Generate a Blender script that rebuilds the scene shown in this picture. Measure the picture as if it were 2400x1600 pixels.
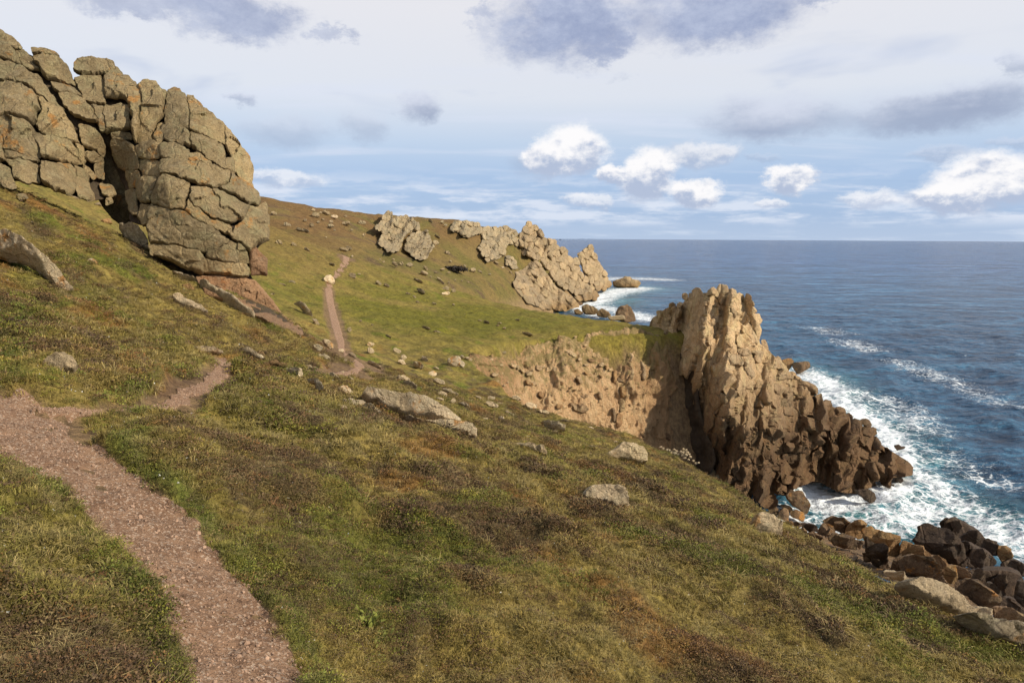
import bpy, math, random
import numpy as np
from mathutils import Vector, Matrix, Euler
from mathutils.geometry import delaunay_2d_cdt

R = math.radians
random.seed(7)
rng = np.random.default_rng(7)
scene = bpy.context.scene
for o in list(bpy.data.objects):
    bpy.data.objects.remove(o)

# ------------------------------------------------------------------ camera
CAM = np.array([0.0, 0.0, 40.0])
PITCH, ROLL, FPX = R(8.6), R(0.33), 1600.0      # focal length in pixels of a 2400 px wide frame
cam_d = bpy.data.cameras.new("camera")
cam_d.sensor_width = 36.0
cam_d.lens = 24.0
cam_d.clip_start = 0.1
cam_d.clip_end = 90000.0
cam = bpy.data.objects.new("camera", cam_d)
scene.collection.objects.link(cam)
CROT = Matrix.Rotation(math.pi / 2 - PITCH, 3, 'X') @ Matrix.Rotation(ROLL, 3, 'Z')
cam.matrix_world = Matrix.Translation(Vector(CAM)) @ CROT.to_4x4()
scene.camera = cam
CR = np.array(CROT)

# ------------------------------------------------------------------ sun and view
SUN_AZ = R(113.0)      # clockwise from +Y (the viewing direction)
SUN_EL = R(32.0)
sun_dir = np.array([math.sin(SUN_AZ) * math.cos(SUN_EL), math.cos(SUN_AZ) * math.cos(SUN_EL), math.sin(SUN_EL)])
sun_l = bpy.data.lights.new("sun", 'SUN')
sun_l.energy = 5.0
sun_l.angle = R(0.6)
sun_l.color = (1.0, 0.90, 0.74)
sun = bpy.data.objects.new("sun", sun_l)
sun.rotation_euler = Vector(-sun_dir).to_track_quat('-Z', 'Y').to_euler()
sun.location = (60, -40, 120)
scene.collection.objects.link(sun)
scene.view_settings.view_transform = 'Standard'
scene.view_settings.look = 'None'
scene.view_settings.exposure = 0.13
scene.view_settings.gamma = 1.0
scene.view_settings.use_curve_mapping = False
scene.render.engine = 'CYCLES'
scene.cycles.max_bounces = 4
scene.cycles.diffuse_bounces = 2
scene.cycles.use_denoising = True


def ray(px, py):
    """world direction (scaled to y = 1) through a pixel of the 2400 x 1600 photograph"""
    px = np.asarray(px, float); py = np.asarray(py, float)
    d = np.stack([(px - 1200) / FPX, -(py - 800) / FPX, -np.ones_like(px)], -1) @ CR.T
    return d / d[..., 1:2]


def at(px, py, Y):
    return CAM + ray(px, py) * np.asarray(Y, float)[..., None]


DS = 2400 / 2352.0     # the enlarged full view was 2352 px wide


# ------------------------------------------------------------------ node helper
class NT:
    def __init__(s, tree):
        s.t = tree; s.n = tree.nodes; s.l = tree.links

    def put(s, sock, v):
        if isinstance(v, bpy.types.NodeSocket):
            s.l.new(v, sock)
        elif v is not None:
            try:
                sock.default_value = v
            except Exception:
                sock.default_value = tuple(v) + (1.0,)

    def new(s, typ, **kw):
        nd = s.n.new(typ)
        for k, v in kw.items():
            setattr(nd, k, v)
        return nd

    def m(s, op, a, b=None, c=None, clamp=False):
        nd = s.new('ShaderNodeMath', operation=op, use_clamp=clamp)
        s.put(nd.inputs[0], a)
        if b is not None: s.put(nd.inputs[1], b)
        if c is not None: s.put(nd.inputs[2], c)
        return nd.outputs[0]

    def vm(s, op, a, b=None):
        nd = s.new('ShaderNodeVectorMath', operation=op)
        s.put(nd.inputs[0], a)
        if b is not None: s.put(nd.inputs[1], b)
        return nd.outputs['Value'] if op in ('LENGTH', 'DOT_PRODUCT', 'DISTANCE') else nd.outputs[0]

    def noise(s, vec, scale, detail=4, rough=0.55, dist=0.0, color=False):
        nd = s.new('ShaderNodeTexNoise')
        s.put(nd.inputs['Vector'], vec); s.put(nd.inputs['Scale'], scale)
        s.put(nd.inputs['Detail'], detail); s.put(nd.inputs['Roughness'], rough)
        s.put(nd.inputs['Distortion'], dist)
        return nd.outputs['Color' if color else 'Fac']

    def voro(s, vec, scale, feature='F1', rand=1.0, out='Distance'):
        nd = s.new('ShaderNodeTexVoronoi', feature=feature)
        s.put(nd.inputs['Vector'], vec); s.put(nd.inputs['Scale'], scale)
        s.put(nd.inputs['Randomness'], rand)
        return nd.outputs[out]

    def ramp(s, fac, lo, hi, a=0.0, b=1.0, smooth=True):
        nd = s.new('ShaderNodeMapRange')
        nd.interpolation_type = 'SMOOTHSTEP' if smooth else 'LINEAR'
        s.put(nd.inputs['Value'], fac)
        for k, v in zip(('From Min', 'From Max', 'To Min', 'To Max'), (lo, hi, a, b)):
            s.put(nd.inputs[k], v)
        return nd.outputs[0]

    def colramp(s, fac, stops):
        nd = s.new('ShaderNodeValToRGB')
        el = nd.color_ramp.elements
        while len(el) < len(stops):
            el.new(0.5)
        for e, (p, c) in zip(el, stops):
            e.position = p; e.color = (*c, 1.0)
        s.put(nd.inputs[0], fac)
        return nd.outputs[0]

    def mix(s, fac, a, b, blend='MIX'):
        nd = s.new('ShaderNodeMix', data_type='RGBA', blend_type=blend)
        nd.clamp_factor = True
        s.put(nd.inputs[0], fac)
        s.put(nd.inputs[6], a if isinstance(a, bpy.types.NodeSocket) else (*a, 1.0))
        s.put(nd.inputs[7], b if isinstance(b, bpy.types.NodeSocket) else (*b, 1.0))
        return nd.outputs[2]

    def scl(s, vec, sx, sy, sz):
        return s.vm('MULTIPLY', vec, (sx, sy, sz))

    def bump(s, h, strength, dist, normal=None):
        nd = s.new('ShaderNodeBump')
        s.put(nd.inputs['Height'], h); s.put(nd.inputs['Strength'], strength); s.put(nd.inputs['Distance'], dist)
        if normal is not None: s.put(nd.inputs['Normal'], normal)
        return nd.outputs[0]

    def attr(s, name, typ='GEOMETRY', out='Color'):
        nd = s.new('ShaderNodeAttribute', attribute_name=name, attribute_type=typ)
        return nd.outputs[out]


def new_mat(name):
    m = bpy.data.materials.new(name); m.use_nodes = True
    t = NT(m.node_tree)
    bsdf = m.node_tree.nodes['Principled BSDF']
    return m, t, bsdf


# ------------------------------------------------------------------ sky: Nishita, a high veil and broken cumulus
world = bpy.data.worlds.new("World")
scene.world = world
world.use_nodes = True
W = NT(world.node_tree)
for nd in list(W.n):
    W.n.remove(nd)
wout = W.new('ShaderNodeOutputWorld')
bg = W.new('ShaderNodeBackground')
W.l.new(bg.outputs[0], wout.inputs[0])
sky = W.new('ShaderNodeTexSky', sky_type='NISHITA')
sky.sun_disc = False
sky.sun_elevation = SUN_EL
sky.sun_rotation = SUN_AZ
sky.altitude = 40
sky.air_density = 1.0; sky.dust_density = 1.0
dirv = W.new('ShaderNodeTexCoord').outputs['Generated']
sep = W.new('ShaderNodeSeparateXYZ'); W.l.new(dirv, sep.inputs[0])
dz = W.m('MAXIMUM', sep.outputs[2], 0.0)
# cloud-deck coordinates: direction projected on a layer overhead
inv = W.m('DIVIDE', 1.0, W.m('ADD', dz, 0.10))
deck = W.new('ShaderNodeCombineXYZ')
W.put(deck.inputs[0], W.m('MULTIPLY', sep.outputs[0], inv))
W.put(deck.inputs[1], W.m('MULTIPLY', sep.outputs[1], inv))
deck = deck.outputs[0]
n_big = W.noise(deck, 1.15, 4, 0.55, 0.4)
n_str = W.noise(W.scl(deck, 0.45, 1.6, 1), 1.3, 4, 0.55)
nfine = W.noise(W.scl(dirv, 1, 1, 1.6), 13.0, 7, 0.70, color=True)
sky_lin = W.vm('SCALE', sky.outputs[0]); W.n[-1].inputs['Scale'].default_value = 0.10
veil = W.colramp(dz, [(0.0, (.46, .58, .78)), (0.035, (.36, .50, .74)), (0.085, (.38, .52, .76)), (0.13, (.52, .63, .80)),
                      (0.19, (.74, .77, .84)), (0.30, (.82, .81, .84)), (0.5, (.62, .64, .70)), (1.0, (.42, .47, .58))])
col = W.mix(0.86, sky_lin, veil)
# thin pale streaks low over the sea, and a brighter patchy veil above
low = W.m('MULTIPLY', W.ramp(n_str, 0.5, 0.72), W.ramp(dz, 0.02, 0.07))
low = W.m('MULTIPLY', low, W.ramp(dz, 0.34, 0.16))
col = W.mix(W.m('MULTIPLY', low, 0.55), col, (.66, .71, .83))
streak = W.noise(W.scl(dirv, 1, 1, 9), 7.0, 6, 0.6)
col = W.mix(W.m('MULTIPLY', W.ramp(streak, 0.52, 0.72), W.ramp(dz, 0.13, 0.03, 0, .5)), col, (.70, .76, .86))
bank = W.noise(W.scl(dirv, 1, 1, 5.5), 9.0, 6, 0.62)
col = W.mix(W.m('MULTIPLY', W.ramp(bank, 0.44, 0.62), W.m('MULTIPLY', W.ramp(dz, 0.012, 0.03), W.ramp(dz, 0.105, 0.05, 0, .8))), col, (.70, .75, .85))
col = W.mix(W.m('MULTIPLY', W.ramp(bank, 0.36, 0.28), W.ramp(dz, 0.12, 0.03, 0, .5)), col, (.30, .41, .62))
blue = W.m('MULTIPLY', W.ramp(n_big, 0.56, 0.76), W.ramp(dz, 0.06, 0.2, .1, .55))
col = W.mix(blue, col, (.42, .50, .68))


_warp = {}


def cloud(cx, cy, rx, ry, soft=0.9, warp=0.11):
    c = ray(cx * DS, cy * DS)[()] if True else None
    c = c / np.linalg.norm(c)
    k = 1 / 1568.0 * (c[1])
    if warp not in _warp:
        wv = W.vm('MULTIPLY_ADD', nfine, (warp, warp, warp * 0.55))
        W.n[-1].inputs[2].default_value = (-warp * .5, -warp * .5, -warp * .275)
        _warp[warp] = W.vm('ADD', dirv, wv)
    d = W.vm('SUBTRACT', _warp[warp], tuple(c))
    d = W.scl(d, 1 / (rx * k), 1 / (rx * k), 1 / (ry * k))
    ln = W.vm('LENGTH', d)
    sp = W.new('ShaderNodeSeparateXYZ'); W.l.new(d, sp.inputs[0])
    return W.ramp(ln, 1.25, 1.25 - soft), sp.outputs[2]


dark_cl = [(1300, 55, 165, 85, 1), (1640, 30, 190, 75, 1), (560, 45, 130, 55, .85), (330, 0, 170, 30, .7), (1110, 25, 40, 20, .6),
           (765, 85, 45, 20, .6), (1900, -20, 120, 30, .8), (1400, 110, 40, 30, .7)]
grey_cl = [(962, 242, 62, 36, .95), (540, 222, 40, 13, .6), (655, 295, 120, 42, .4), (842, 290, 60, 42, .4), (1440, 170, 35, 14, .3),
           (1770, 272, 155, 55, .85), (2120, 258, 200, 55, .85), (2250, 225, 130, 45, .7), (2345, 148, 35, 30, .6), (2170, 352, 90, 16, .4),
           (1250, 375, 80, 38, .35), (1760, 363, 50, 10, .3), (2340, 325, 50, 14, .4), (1600, 350, 100, 26, .5)]
white_cl = [(1312, 345, 78, 55), (1255, 365, 45, 38), (1495, 400, 62, 60), (1412, 397, 35, 22), (1600, 445, 55, 30), (1820, 412, 42, 34),
            (2270, 420, 130, 62), (2180, 445, 90, 36), (2000, 458, 60, 22), (1620, 358, 70, 26), (1350, 460, 60, 16), (1770, 470, 40, 12),
            (640, 410, 90, 22)]
for cx, cy, rx, ry, a in grey_cl:
    mk, zz = cloud(cx, cy, rx * .95, ry * .95, .85, 0.095)
    cc = W.mix(W.ramp(W.m('ADD', zz, W.m('MULTIPLY', W.m('SUBTRACT', n_big, .5), 2.0)), -0.7, 0.8), (.30, .36, .50), (.62, .66, .77))
    col = W.mix(W.m('MULTIPLY', mk, a), col, cc)
for cx, cy, rx, ry, a in dark_cl:
    mk, zz = cloud(cx, cy, rx, ry, 0.8, 0.16)
    cc = W.mix(W.ramp(nfine, 0.35, 0.7), (.23, .29, .47), (.45, .51, .67))
    col = W.mix(W.m('MULTIPLY', mk, a * .9), col, cc)
puff = W.noise(W.scl(dirv, 1, 1, 1.5), 30, 5, .62)
for i, (cx, cy, rx, ry) in enumerate(white_cl):
    mk, zz = cloud(cx, cy, rx * 1.0, ry * 1.0, 0.5, 0.085)
    cc = W.mix(W.ramp(W.m('ADD', zz, W.m('MULTIPLY', W.m('SUBTRACT', puff, .5), 4.2)), -0.75, 0.55), (.42, .49, .64), (.90, .89, .90))
    col = W.mix(W.m('MULTIPLY', mk, (1.0 if i < 8 else .6)), col, cc)
W.put(bg.inputs[0], col)
world.cycles.sampling_method = 'MANUAL'
world.cycles.sample_map_resolution = 512
bg.inputs[1].default_value = 1.0


# ------------------------------------------------------------------ numeric tools
_perm = rng.permutation(256)
_perm = np.concatenate([_perm, _perm, _perm])
_g3 = rng.normal(size=(256, 3)); _g3 /= np.linalg.norm(_g3, axis=1)[:, None]


def perlin(p):
    p = np.asarray(p, float)
    i = np.floor(p).astype(int); f = p - i; i &= 255
    u = f * f * f * (f * (f * 6 - 15) + 10)
    out = 0.0
    for dx in (0, 1):
        wx = u[..., 0] if dx else 1 - u[..., 0]
        for dy in (0, 1):
            wy = u[..., 1] if dy else 1 - u[..., 1]
            for dzz in (0, 1):
                wz = u[..., 2] if dzz else 1 - u[..., 2]
                h = _perm[_perm[_perm[(i[..., 0] + dx) & 255] + ((i[..., 1] + dy) & 255)] + ((i[..., 2] + dzz) & 255)]
                g = _g3[h]
                out = out + wx * wy * wz * (g[..., 0] * (f[..., 0] - dx) + g[..., 1] * (f[..., 1] - dy) + g[..., 2] * (f[..., 2] - dzz))
    return out * 1.5


def fbm(p, octs=4, gain=0.5):
    p = np.asarray(p, float); a = 1.0; s = 0.0
    for k in range(octs):
        s = s + a * perlin(p * (2.03 ** k) + 17.3 * k); a *= gain
    return s


def n2(x, y, sc, octs=3, seed=0.0):
    return fbm(np.stack([np.asarray(x) / sc + seed, np.asarray(y) / sc - seed, np.zeros_like(x) + seed * .37], -1), octs)


def sstep(x, a, b):
    t = np.clip((x - a) / (b - a), 0, 1)
    return t * t * (3 - 2 * t)


class TPS:
    def __init__(s, pts, val, lam=0.0):
        P = np.asarray(pts, float); s.c = P.mean(0); s.k = P.std() + 1e-9
        s.P = (P - s.c) / s.k; n = len(P)
        A = np.zeros((n + 3, n + 3))
        A[:n, :n] = s.ker(s.P, s.P) + lam * np.eye(n)
        A[:n, n:] = np.c_[np.ones(n), s.P]; A[n:, :n] = A[:n, n:].T
        s.w = np.linalg.solve(A, np.r_[np.asarray(val, float), 0, 0, 0]); s.n = n

    @staticmethod
    def ker(a, b):
        r2 = ((a[:, None, :] - b[None]) ** 2).sum(-1)
        return 0.5 * r2 * np.log(r2 + 1e-12)

    def __call__(s, x, y):
        sh = np.shape(x)
        Q = (np.c_[np.ravel(x), np.ravel(y)] - s.c) / s.k
        out = np.empty(len(Q))
        for i in range(0, len(Q), 60000):
            q = Q[i:i + 60000]
            out[i:i + 60000] = s.ker(q, s.P) @ s.w[:s.n] + s.w[s.n] + q @ s.w[s.n + 1:]
        return out.reshape(sh)


def seg_dist(p, poly, closed=True):
    """distance of points p (N,2) to a polyline"""
    a = np.asarray(poly, float); b = np.roll(a, -1, 0)
    if not closed:
        a, b = a[:-1], b[:-1]
    d2 = np.full(len(p), 1e18)
    for (ax, ay), (bx, by) in zip(a, b):
        vx, vy = bx - ax, by - ay
        t = np.clip(((p[:, 0] - ax) * vx + (p[:, 1] - ay) * vy) / (vx * vx + vy * vy + 1e-12), 0, 1)
        d2 = np.minimum(d2, (p[:, 0] - ax - t * vx) ** 2 + (p[:, 1] - ay - t * vy) ** 2)
    return np.sqrt(d2)


def inside(p, poly):
    a = np.asarray(poly, float); b = np.roll(a, -1, 0)
    c = np.zeros(len(p), bool)
    for (ax, ay), (bx, by) in zip(a, b):
        if ay == by:
            continue
        c ^= ((ay > p[:, 1]) != (by > p[:, 1])) & (p[:, 0] < (bx - ax) * (p[:, 1] - ay) / (by - ay) + ax)
    return c


COLL = scene.collection


def link(o, parent=None):
    COLL.objects.link(o)
    if parent is not None:
        o.parent = parent
    return o


def mesh_obj(name, verts, faces, mat, parent=None, smooth=True, attrs=None):
    me = bpy.data.meshes.new(name)
    verts = np.asarray(verts, np.float32); faces = np.asarray(faces, np.int32)
    k = faces.shape[1]
    me.vertices.add(len(verts)); me.vertices.foreach_set('co', verts.ravel())
    me.loops.add(faces.size); me.loops.foreach_set('vertex_index', faces.ravel())
    me.polygons.add(len(faces))
    me.polygons.foreach_set('loop_start', np.arange(0, faces.size, k, dtype=np.int32))
    me.polygons.foreach_set('use_smooth', np.full(len(faces), smooth))
    for an, (typ, data) in (attrs or {}).items():
        a = me.attributes.new(an, typ, 'POINT')
        a.data.foreach_set('color' if typ == 'FLOAT_COLOR' else ('vector' if typ == 'FLOAT_VECTOR' else 'value'), np.asarray(data, np.float32).ravel())
    me.update(calc_edges=True)
    me.validate()
    if mat is not None:
        me.materials.append(mat)
    o = bpy.data.objects.new(name, me)
    return link(o, parent)


def grid_faces(n, m):
    i = np.arange((n - 1) * m).reshape(n - 1, m)[:, :-1].ravel()
    return np.stack([i, i + 1, i + m + 1, i + m], -1)


def tag(o, label=None, cat=None, group=None, kind=None):
    for k, v in (('label', label), ('category', cat), ('group', group), ('kind', kind)):
        if v:
            o[k] = v
    return o


def thing(name, loc, label, cat, group=None):
    e = bpy.data.objects.new(name, None)
    e.empty_display_size = 0.5
    e.location = loc
    link(e)
    bpy.context.view_layer.update()
    return tag(e, label, cat, group)


# ------------------------------------------------------------------ the lie of the land
def plane0(x, y):
    return 37.8 - 0.33 * x - 0.20 * y


_ctl = []          # (x, y, z)
for px, py, Y in [(350, 600, 36), (690, 768, 40), (0, 440, 34), (200, 500, 36), (150, 680, 21.5), (500, 830, 17.2), (830, 848, 36), (0, 700, 19),
                  (620, 700, 38), (785, 800, 72), (770, 700, 105), (755, 655, 118), (790, 578, 150), (640, 520, 150), (620, 600, 120),
                  (1000, 640, 150), (1150, 690, 145), (1330, 722, 135), (1480, 747, 118), (1560, 754, 112), (1600, 768, 109), (1000, 760, 95), (1090, 818, 80),
                  (1200, 785, 94), (1300, 765, 103), (1450, 765, 104), (900, 850, 62), (1000, 900, 58), (1120, 905, 58), (1240, 940, 53),
                  (1400, 985, 54), (1600, 1062, 45), (1670, 1108, 35), (1740, 1162, 26.5), (1870, 1237, 20), (2060, 1327, 16.3), (2352, 1490, 13.2),
                  (900, 700, 115), (1100, 720, 118), (950, 800, 80), (-150, 350, 33), (-200, 600, 20)]:
    p = at(px * DS, py * DS, Y)
    _ctl.append(p)
for x, y in [(0, 0), (-5, 5), (5, 5), (-3, 10), (4, 14), (0, 30), (-8, 14), (8, 8), (2, 42), (-6, 24), (10, 0), (-10, 0), (0, -12), (12, -12), (-14, -10)]:
    _ctl.append(np.array([x, y, plane0(x, y)]))
_ctl = np.array(_ctl)
_tps = TPS(_ctl[:, :2], _ctl[:, 2] - plane0(_ctl[:, 0], _ctl[:, 1]), lam=0.02)


def _plan(px, py, Y):
    p = at(px * DS, py * DS, Y)
    return (p[0], p[1])


LAND = [(-160, -25), (-160, 160), (-90, 156), _plan(640, 520, 152), _plan(790, 578, 152), _plan(1000, 640, 152), _plan(1150, 690, 147), _plan(1330, 722, 137),
        _plan(1480, 747, 125), _plan(1560, 764, 118), (34.0, 113), (32, 106), (28, 105), (22.5, 103), (14, 101), (7, 99.4), (0.3, 94), (-4.9, 84), (-5.0, 78), (-1.6, 69),
        _plan(1180, 915, 60), _plan(1240, 942, 54), _plan(1400, 987, 55), _plan(1600, 1064, 45.5), _plan(1670, 1110, 35.3), _plan(1740, 1164, 26.8),
        _plan(1870, 1239, 20.4), _plan(2060, 1329, 16.6), _plan(2352, 1492, 13.6), (13.2, 7), (14, 0), (15, -25)]
LAND = np.array(LAND)
_isback = LAND[2:9]


def outside_drop(x, y):
    p = np.c_[np.ravel(x), np.ravel(y)]
    d = seg_dist(p, LAND)
    ins = inside(p, LAND)
    d = np.where(ins, -d, d)
    back = np.clip(sstep(p[:, 1], 104, 124), 0, 1)
    right = sstep(p[:, 1], 58, 40)
    k = 3.4 * (1 - back) + 1.1 * back
    k = k * (1 - right) + 2.6 * right
    shelf = sstep(p[:, 1], 44, 32)
    k = k * (1 - shelf) + 1.15 * shelf
    w = 0.25 + 2.0 * back + 0.35 * right
    drop = k * w * np.log1p(np.exp(np.clip((d - 0.3) / w, -30, 30)))
    return drop.reshape(np.shape(x)), d.reshape(np.shape(x))


def G0(x, y):
    """smooth ground height"""
    x = np.asarray(x, float); y = np.asarray(y, float)
    return plane0(x, y) + _tps(x, y)


def G1(x, y):
    dr, d = outside_drop(x, y)
    return np.maximum(G0(x, y) - dr, -6.0)


def hit(px, py, fn=None, y0=1.5, y1=260, n=900):
    """first point where the sight line through a pixel meets the ground"""
    fn = fn or G1
    ys = np.exp(np.linspace(math.log(y0), math.log(y1), n))
    d = ray(px, py)
    P = CAM + ys[:, None] * d
    h = P[:, 2] - fn(P[:, 0], P[:, 1])
    k = np.argmax(h < 0)
    if h[k] >= 0:
        k = int(np.argmin(h)); return P[k]
    if k == 0:
        return P[0]
    t = h[k - 1] / (h[k - 1] - h[k])
    return P[k - 1] * (1 - t) + P[k] * t


# ------------------------------------------------------------------ footpaths (traced edges, met with the ground)
def ribbon_world(st):
    L = np.array([hit(a * DS, b * DS) for a, b, c, d in st]); Rr = np.array([hit(c * DS, d * DS) for a, b, c, d in st])
    return L, Rr


def centre_st(lst):
    out = []
    for i, (x, y, w) in enumerate(lst):
        j0, j1 = max(i - 1, 0), min(i + 1, len(lst) - 1)
        tx, ty = lst[j1][0] - lst[j0][0], lst[j1][1] - lst[j0][1]
        n = math.hypot(tx, ty) + 1e-6
        nx, ny = -ty / n, tx / n
        ny *= 0.45
        out.append((x - nx * w, y - ny * w, x + nx * w, y + ny * w))
    return out


main_st = [(452, 1700, 730, 1700), (445, 1630, 712, 1630), (440, 1568, 690, 1568), (425, 1460, 668, 1460), (372, 1350, 600, 1350), (292, 1250, 512, 1250), (222, 1170, 430, 1165),
           (152, 1100, 335, 1092), (60, 1035, 245, 1035), (-20, 992, 158, 978), (-90, 968, 128, 938), (-180, 940, 60, 905), (-320, 930, -60, 880)]
branch_st = centre_st([(90, 932, 10), (200, 938, 11), (300, 934, 13), (390, 912, 24), (440, 888, 26), (480, 866, 25), (512, 842, 22), (512, 826, 16), (490, 816, 8)])
hair_st = centre_st([(640, 846, 3), (690, 850, 5), (740, 852, 6), (785, 851, 8), (815, 845, 12), (826, 834, 10), (812, 822, 7)])
hill_st = centre_st([(796, 812, 6), (784, 795, 8), (778, 770, 9), (768, 735, 9), (760, 700, 8), (755, 665, 8), (762, 645, 7), (778, 625, 7), (792, 605, 7), (795, 590, 7), (788, 579, 5)])
PATHS = []
for nm, st, lab in [('footpath', main_st, 'worn gravelly brown footpath running down the left foreground'),
                    ('footpath', branch_st, 'narrow dirt trail curving through turf towards the pale path slabs'),
                    ('footpath', hair_st, 'thin dusty hairpin of trail among stones at the foot of the slope'),
                    ('footpath', hill_st, 'thin brown trail climbing the green middle hillside')]:
    L, Rr = ribbon_world(st)
    PATHS.append([nm, L, Rr, lab])


def catmull(P, n):
    P = np.asarray(P, float); k = len(P)
    t = np.linspace(0, k - 1 - 1e-6, n); i = t.astype(int); f = (t - i)[:, None]
    g = lambda j: P[np.clip(j, 0, k - 1)]
    p0, p1, p2, p3 = g(i - 1), g(i), g(i + 1), g(i + 2)
    return 0.5 * ((2 * p1) + (-p0 + p2) * f + (2 * p0 - 5 * p1 + 4 * p2 - p3) * f ** 2 + (-p0 + 3 * p1 - 3 * p2 + p3) * f ** 3)


PATHC = []
for nm, L, Rr, lab in PATHS:
    Ls, Rs = catmull(L, 140), catmull(Rr, 140)
    c = (Ls + Rs) / 2; hw = np.linalg.norm((Rs - Ls)[:, :2], axis=1) / 2
    PATHC.append((Ls, Rs, c, hw))


def path_mask(x, y):
    """(signed) distance past the edge of the nearest path: < 0 on the path, in half-widths; and that half width"""
    p = np.c_[np.ravel(x), np.ravel(y)]
    best = np.full(len(p), 9.0); bw = np.full(len(p), 0.3)
    for k, (Ls, Rs, c, hw) in enumerate(PATHC):
        lo, hi = c[:, :2].min(0) - 2, c[:, :2].max(0) + 2
        sel = np.where((p > lo).all(1) & (p < hi).all(1))[0]
        for i0 in range(0, len(sel), 20000):
            s = sel[i0:i0 + 20000]
            d = np.sqrt(((p[s, None, :] - c[None, :, :2]) ** 2).sum(-1)) / hw[None]
            j = d.argmin(1); v = d[np.arange(len(s)), j]
            upd = v < best[s]
            best[s[upd]] = v[upd]; bw[s[upd]] = hw[j[upd]]
    return best.reshape(np.shape(x)), bw.reshape(np.shape(x))


def relief(x, y, r):
    """hummocks and tussocks on the turf"""
    near = sstep(r, 40, 8)
    h = 0.26 * n2(x, y, 2.6, 3, 3.1) + 0.17 * n2(x, y, 0.8, 3, 9.7)
    h = h + near * (0.035 * n2(x, y, 0.22, 2, 5.5))
    h = h + (1 - near) * 0.28 * n2(x, y, 6.0, 3, 1.7) * sstep(r, 10, 60)
    return h


def ground(x, y):
    """final height of the hillside, footpaths sunk in"""
    x = np.asarray(x, float); y = np.asarray(y, float)
    r = np.hypot(x, y)
    dr, d = outside_drop(x, y)
    pm, bw = path_mask(x, y)
    on = sstep(pm, 1.25, 0.85)
    dep = np.clip(bw * 0.42, 0.05, 0.13)
    z = G0(x, y) - dr + relief(x, y, r) * (1 - 0.75 * on) - dep * on
    lip = np.exp(-((pm - 1.25) / 0.22) ** 2)
    z = z + lip * 0.035 * (0.6 + n2(x, y, 0.35, 2, 8.8))
    rock = sstep(d, 0.5, 5)
    z = z + rock * (0.9 * np.abs(n2(x, y, 3.5, 3, 2.2)) - 0.3)
    return np.maximum(z, -5.0), pm, d


PAL = dict(olive=(.225, .172, .052), green=(.135, .130, .028), moss=(.115, .140, .020), heath=(.082, .052, .036), rust=(.225, .112, .036),
           straw=(.30, .24, .115), soil=(.20, .128, .082), dirt=(.33, .215, .150), far=(.125, .082, .036))
PAL = {k: np.array(v) for k, v in PAL.items()}


def lerp(a, b, t):
    return a * (1 - t[..., None]) + b * t[..., None]


def turf_colour(x, y):
    """colour of the vegetation itself, from where each plant community grows"""
    r = np.hypot(x, y)
    n_a = n2(x, y, 5.5, 3, 1.3); n_b = n2(x, y, 1.7, 3, 4.4); n_c = n2(x, y, 3.2, 3, 7.9); n_d = n2(x, y, 0.55, 2, 2.9); n_e = n2(x, y, 16, 2, 6.1)
    c = np.broadcast_to(PAL['olive'], x.shape + (3,)).copy()
    mid = sstep(y, 62, 92)
    c = lerp(c, PAL['green'], np.clip(sstep(n_a + .4 * n_b, .0, .6) * .65, 0, 1))
    c = lerp(c, PAL['heath'], sstep(n_b + .5 * n_c + .35 * n_d, .16, .46) * (0.74 - 0.5 * mid))
    c = lerp(c, PAL['moss'], sstep(n_c - .3 * n_b, .34, .62) * .75)
    c = lerp(c, PAL['straw'], sstep(n_d + .4 * n_a, .30, .7) * .45 * (1 - mid))
    c = lerp(c, PAL['rust'], sstep(n2(x, y, 2.3, 2, 11.2), .34, .56) * .75 * (1 - mid))
    # the grazed bowl of the middle hill is the greenest ground; its upper left is browner heath
    bowl = np.exp(-(((x + 10) / 26) ** 2 + ((y - 112) / 24) ** 2))
    c = lerp(c, np.array((.135, .128, .022)), np.clip(bowl * 1.15, 0, .9) * sstep(n_e + n_a * .5, -.9, .1))
    up = sstep(y, 95, 150) * sstep(x, -18, -48)
    c = lerp(c, np.array((.165, .112, .042)), up * .75)
    neck = sstep(x, 6, 16) * sstep(y, 92, 98)
    c = lerp(c, np.array((.19, .155, .03)), neck * .5)
    pm, bw = path_mask(x, y)
    edge = np.exp(-((pm - 1.35) / .35) ** 2) * sstep(r, 30, 8)
    c = lerp(c, np.array((.095, .122, .025)), edge * (n_b > -.2) * .8)
    return c


def path_parts():
    for (nm, L, Rr, lab), (Ls, Rs, c, hw) in zip(PATHS, PATHC):
        near = np.hypot(c[:, 0], c[:, 1]).min() < 12
        n = 420 if near else 160
        m = 48 if near else 10
        Ld, Rd = catmull(L, n), catmull(Rr, n)
        t = np.linspace(-0.12, 1.12, m)
        X = Ld[:, None, 0] * (1 - t) + Rd[:, None, 0] * t
        Y = Ld[:, None, 1] * (1 - t) + Rd[:, None, 1] * t
        wob = 0.06 * n2(X, Y, 0.5, 2, 31)
        X = X + 1.8 * wob * sstep(np.abs(t - .5), .25, .5)[None]
        z, pm, d = ground(X, Y)
        bed = sstep(np.abs(t - .5), .66, .46)[None]
        z = z + 0.025 * bed - 0.10 * (1 - bed) + (0.022 * n2(X, Y, 0.12, 2, 12) + .03 * n2(X, Y, .5, 2, 22)) * bed * (1 if near else .2)
        o = mesh_obj(nm, np.stack([X, Y, z], -1).reshape(-1, 3), grid_faces(n, m)[:, ::-1], MAT['path'])
        tag(o, lab, 'footpath', kind='structure')
        if near:
            yield X, Y, z, bed


# ------------------------------------------------------------------ materials
MAT = {}


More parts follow.
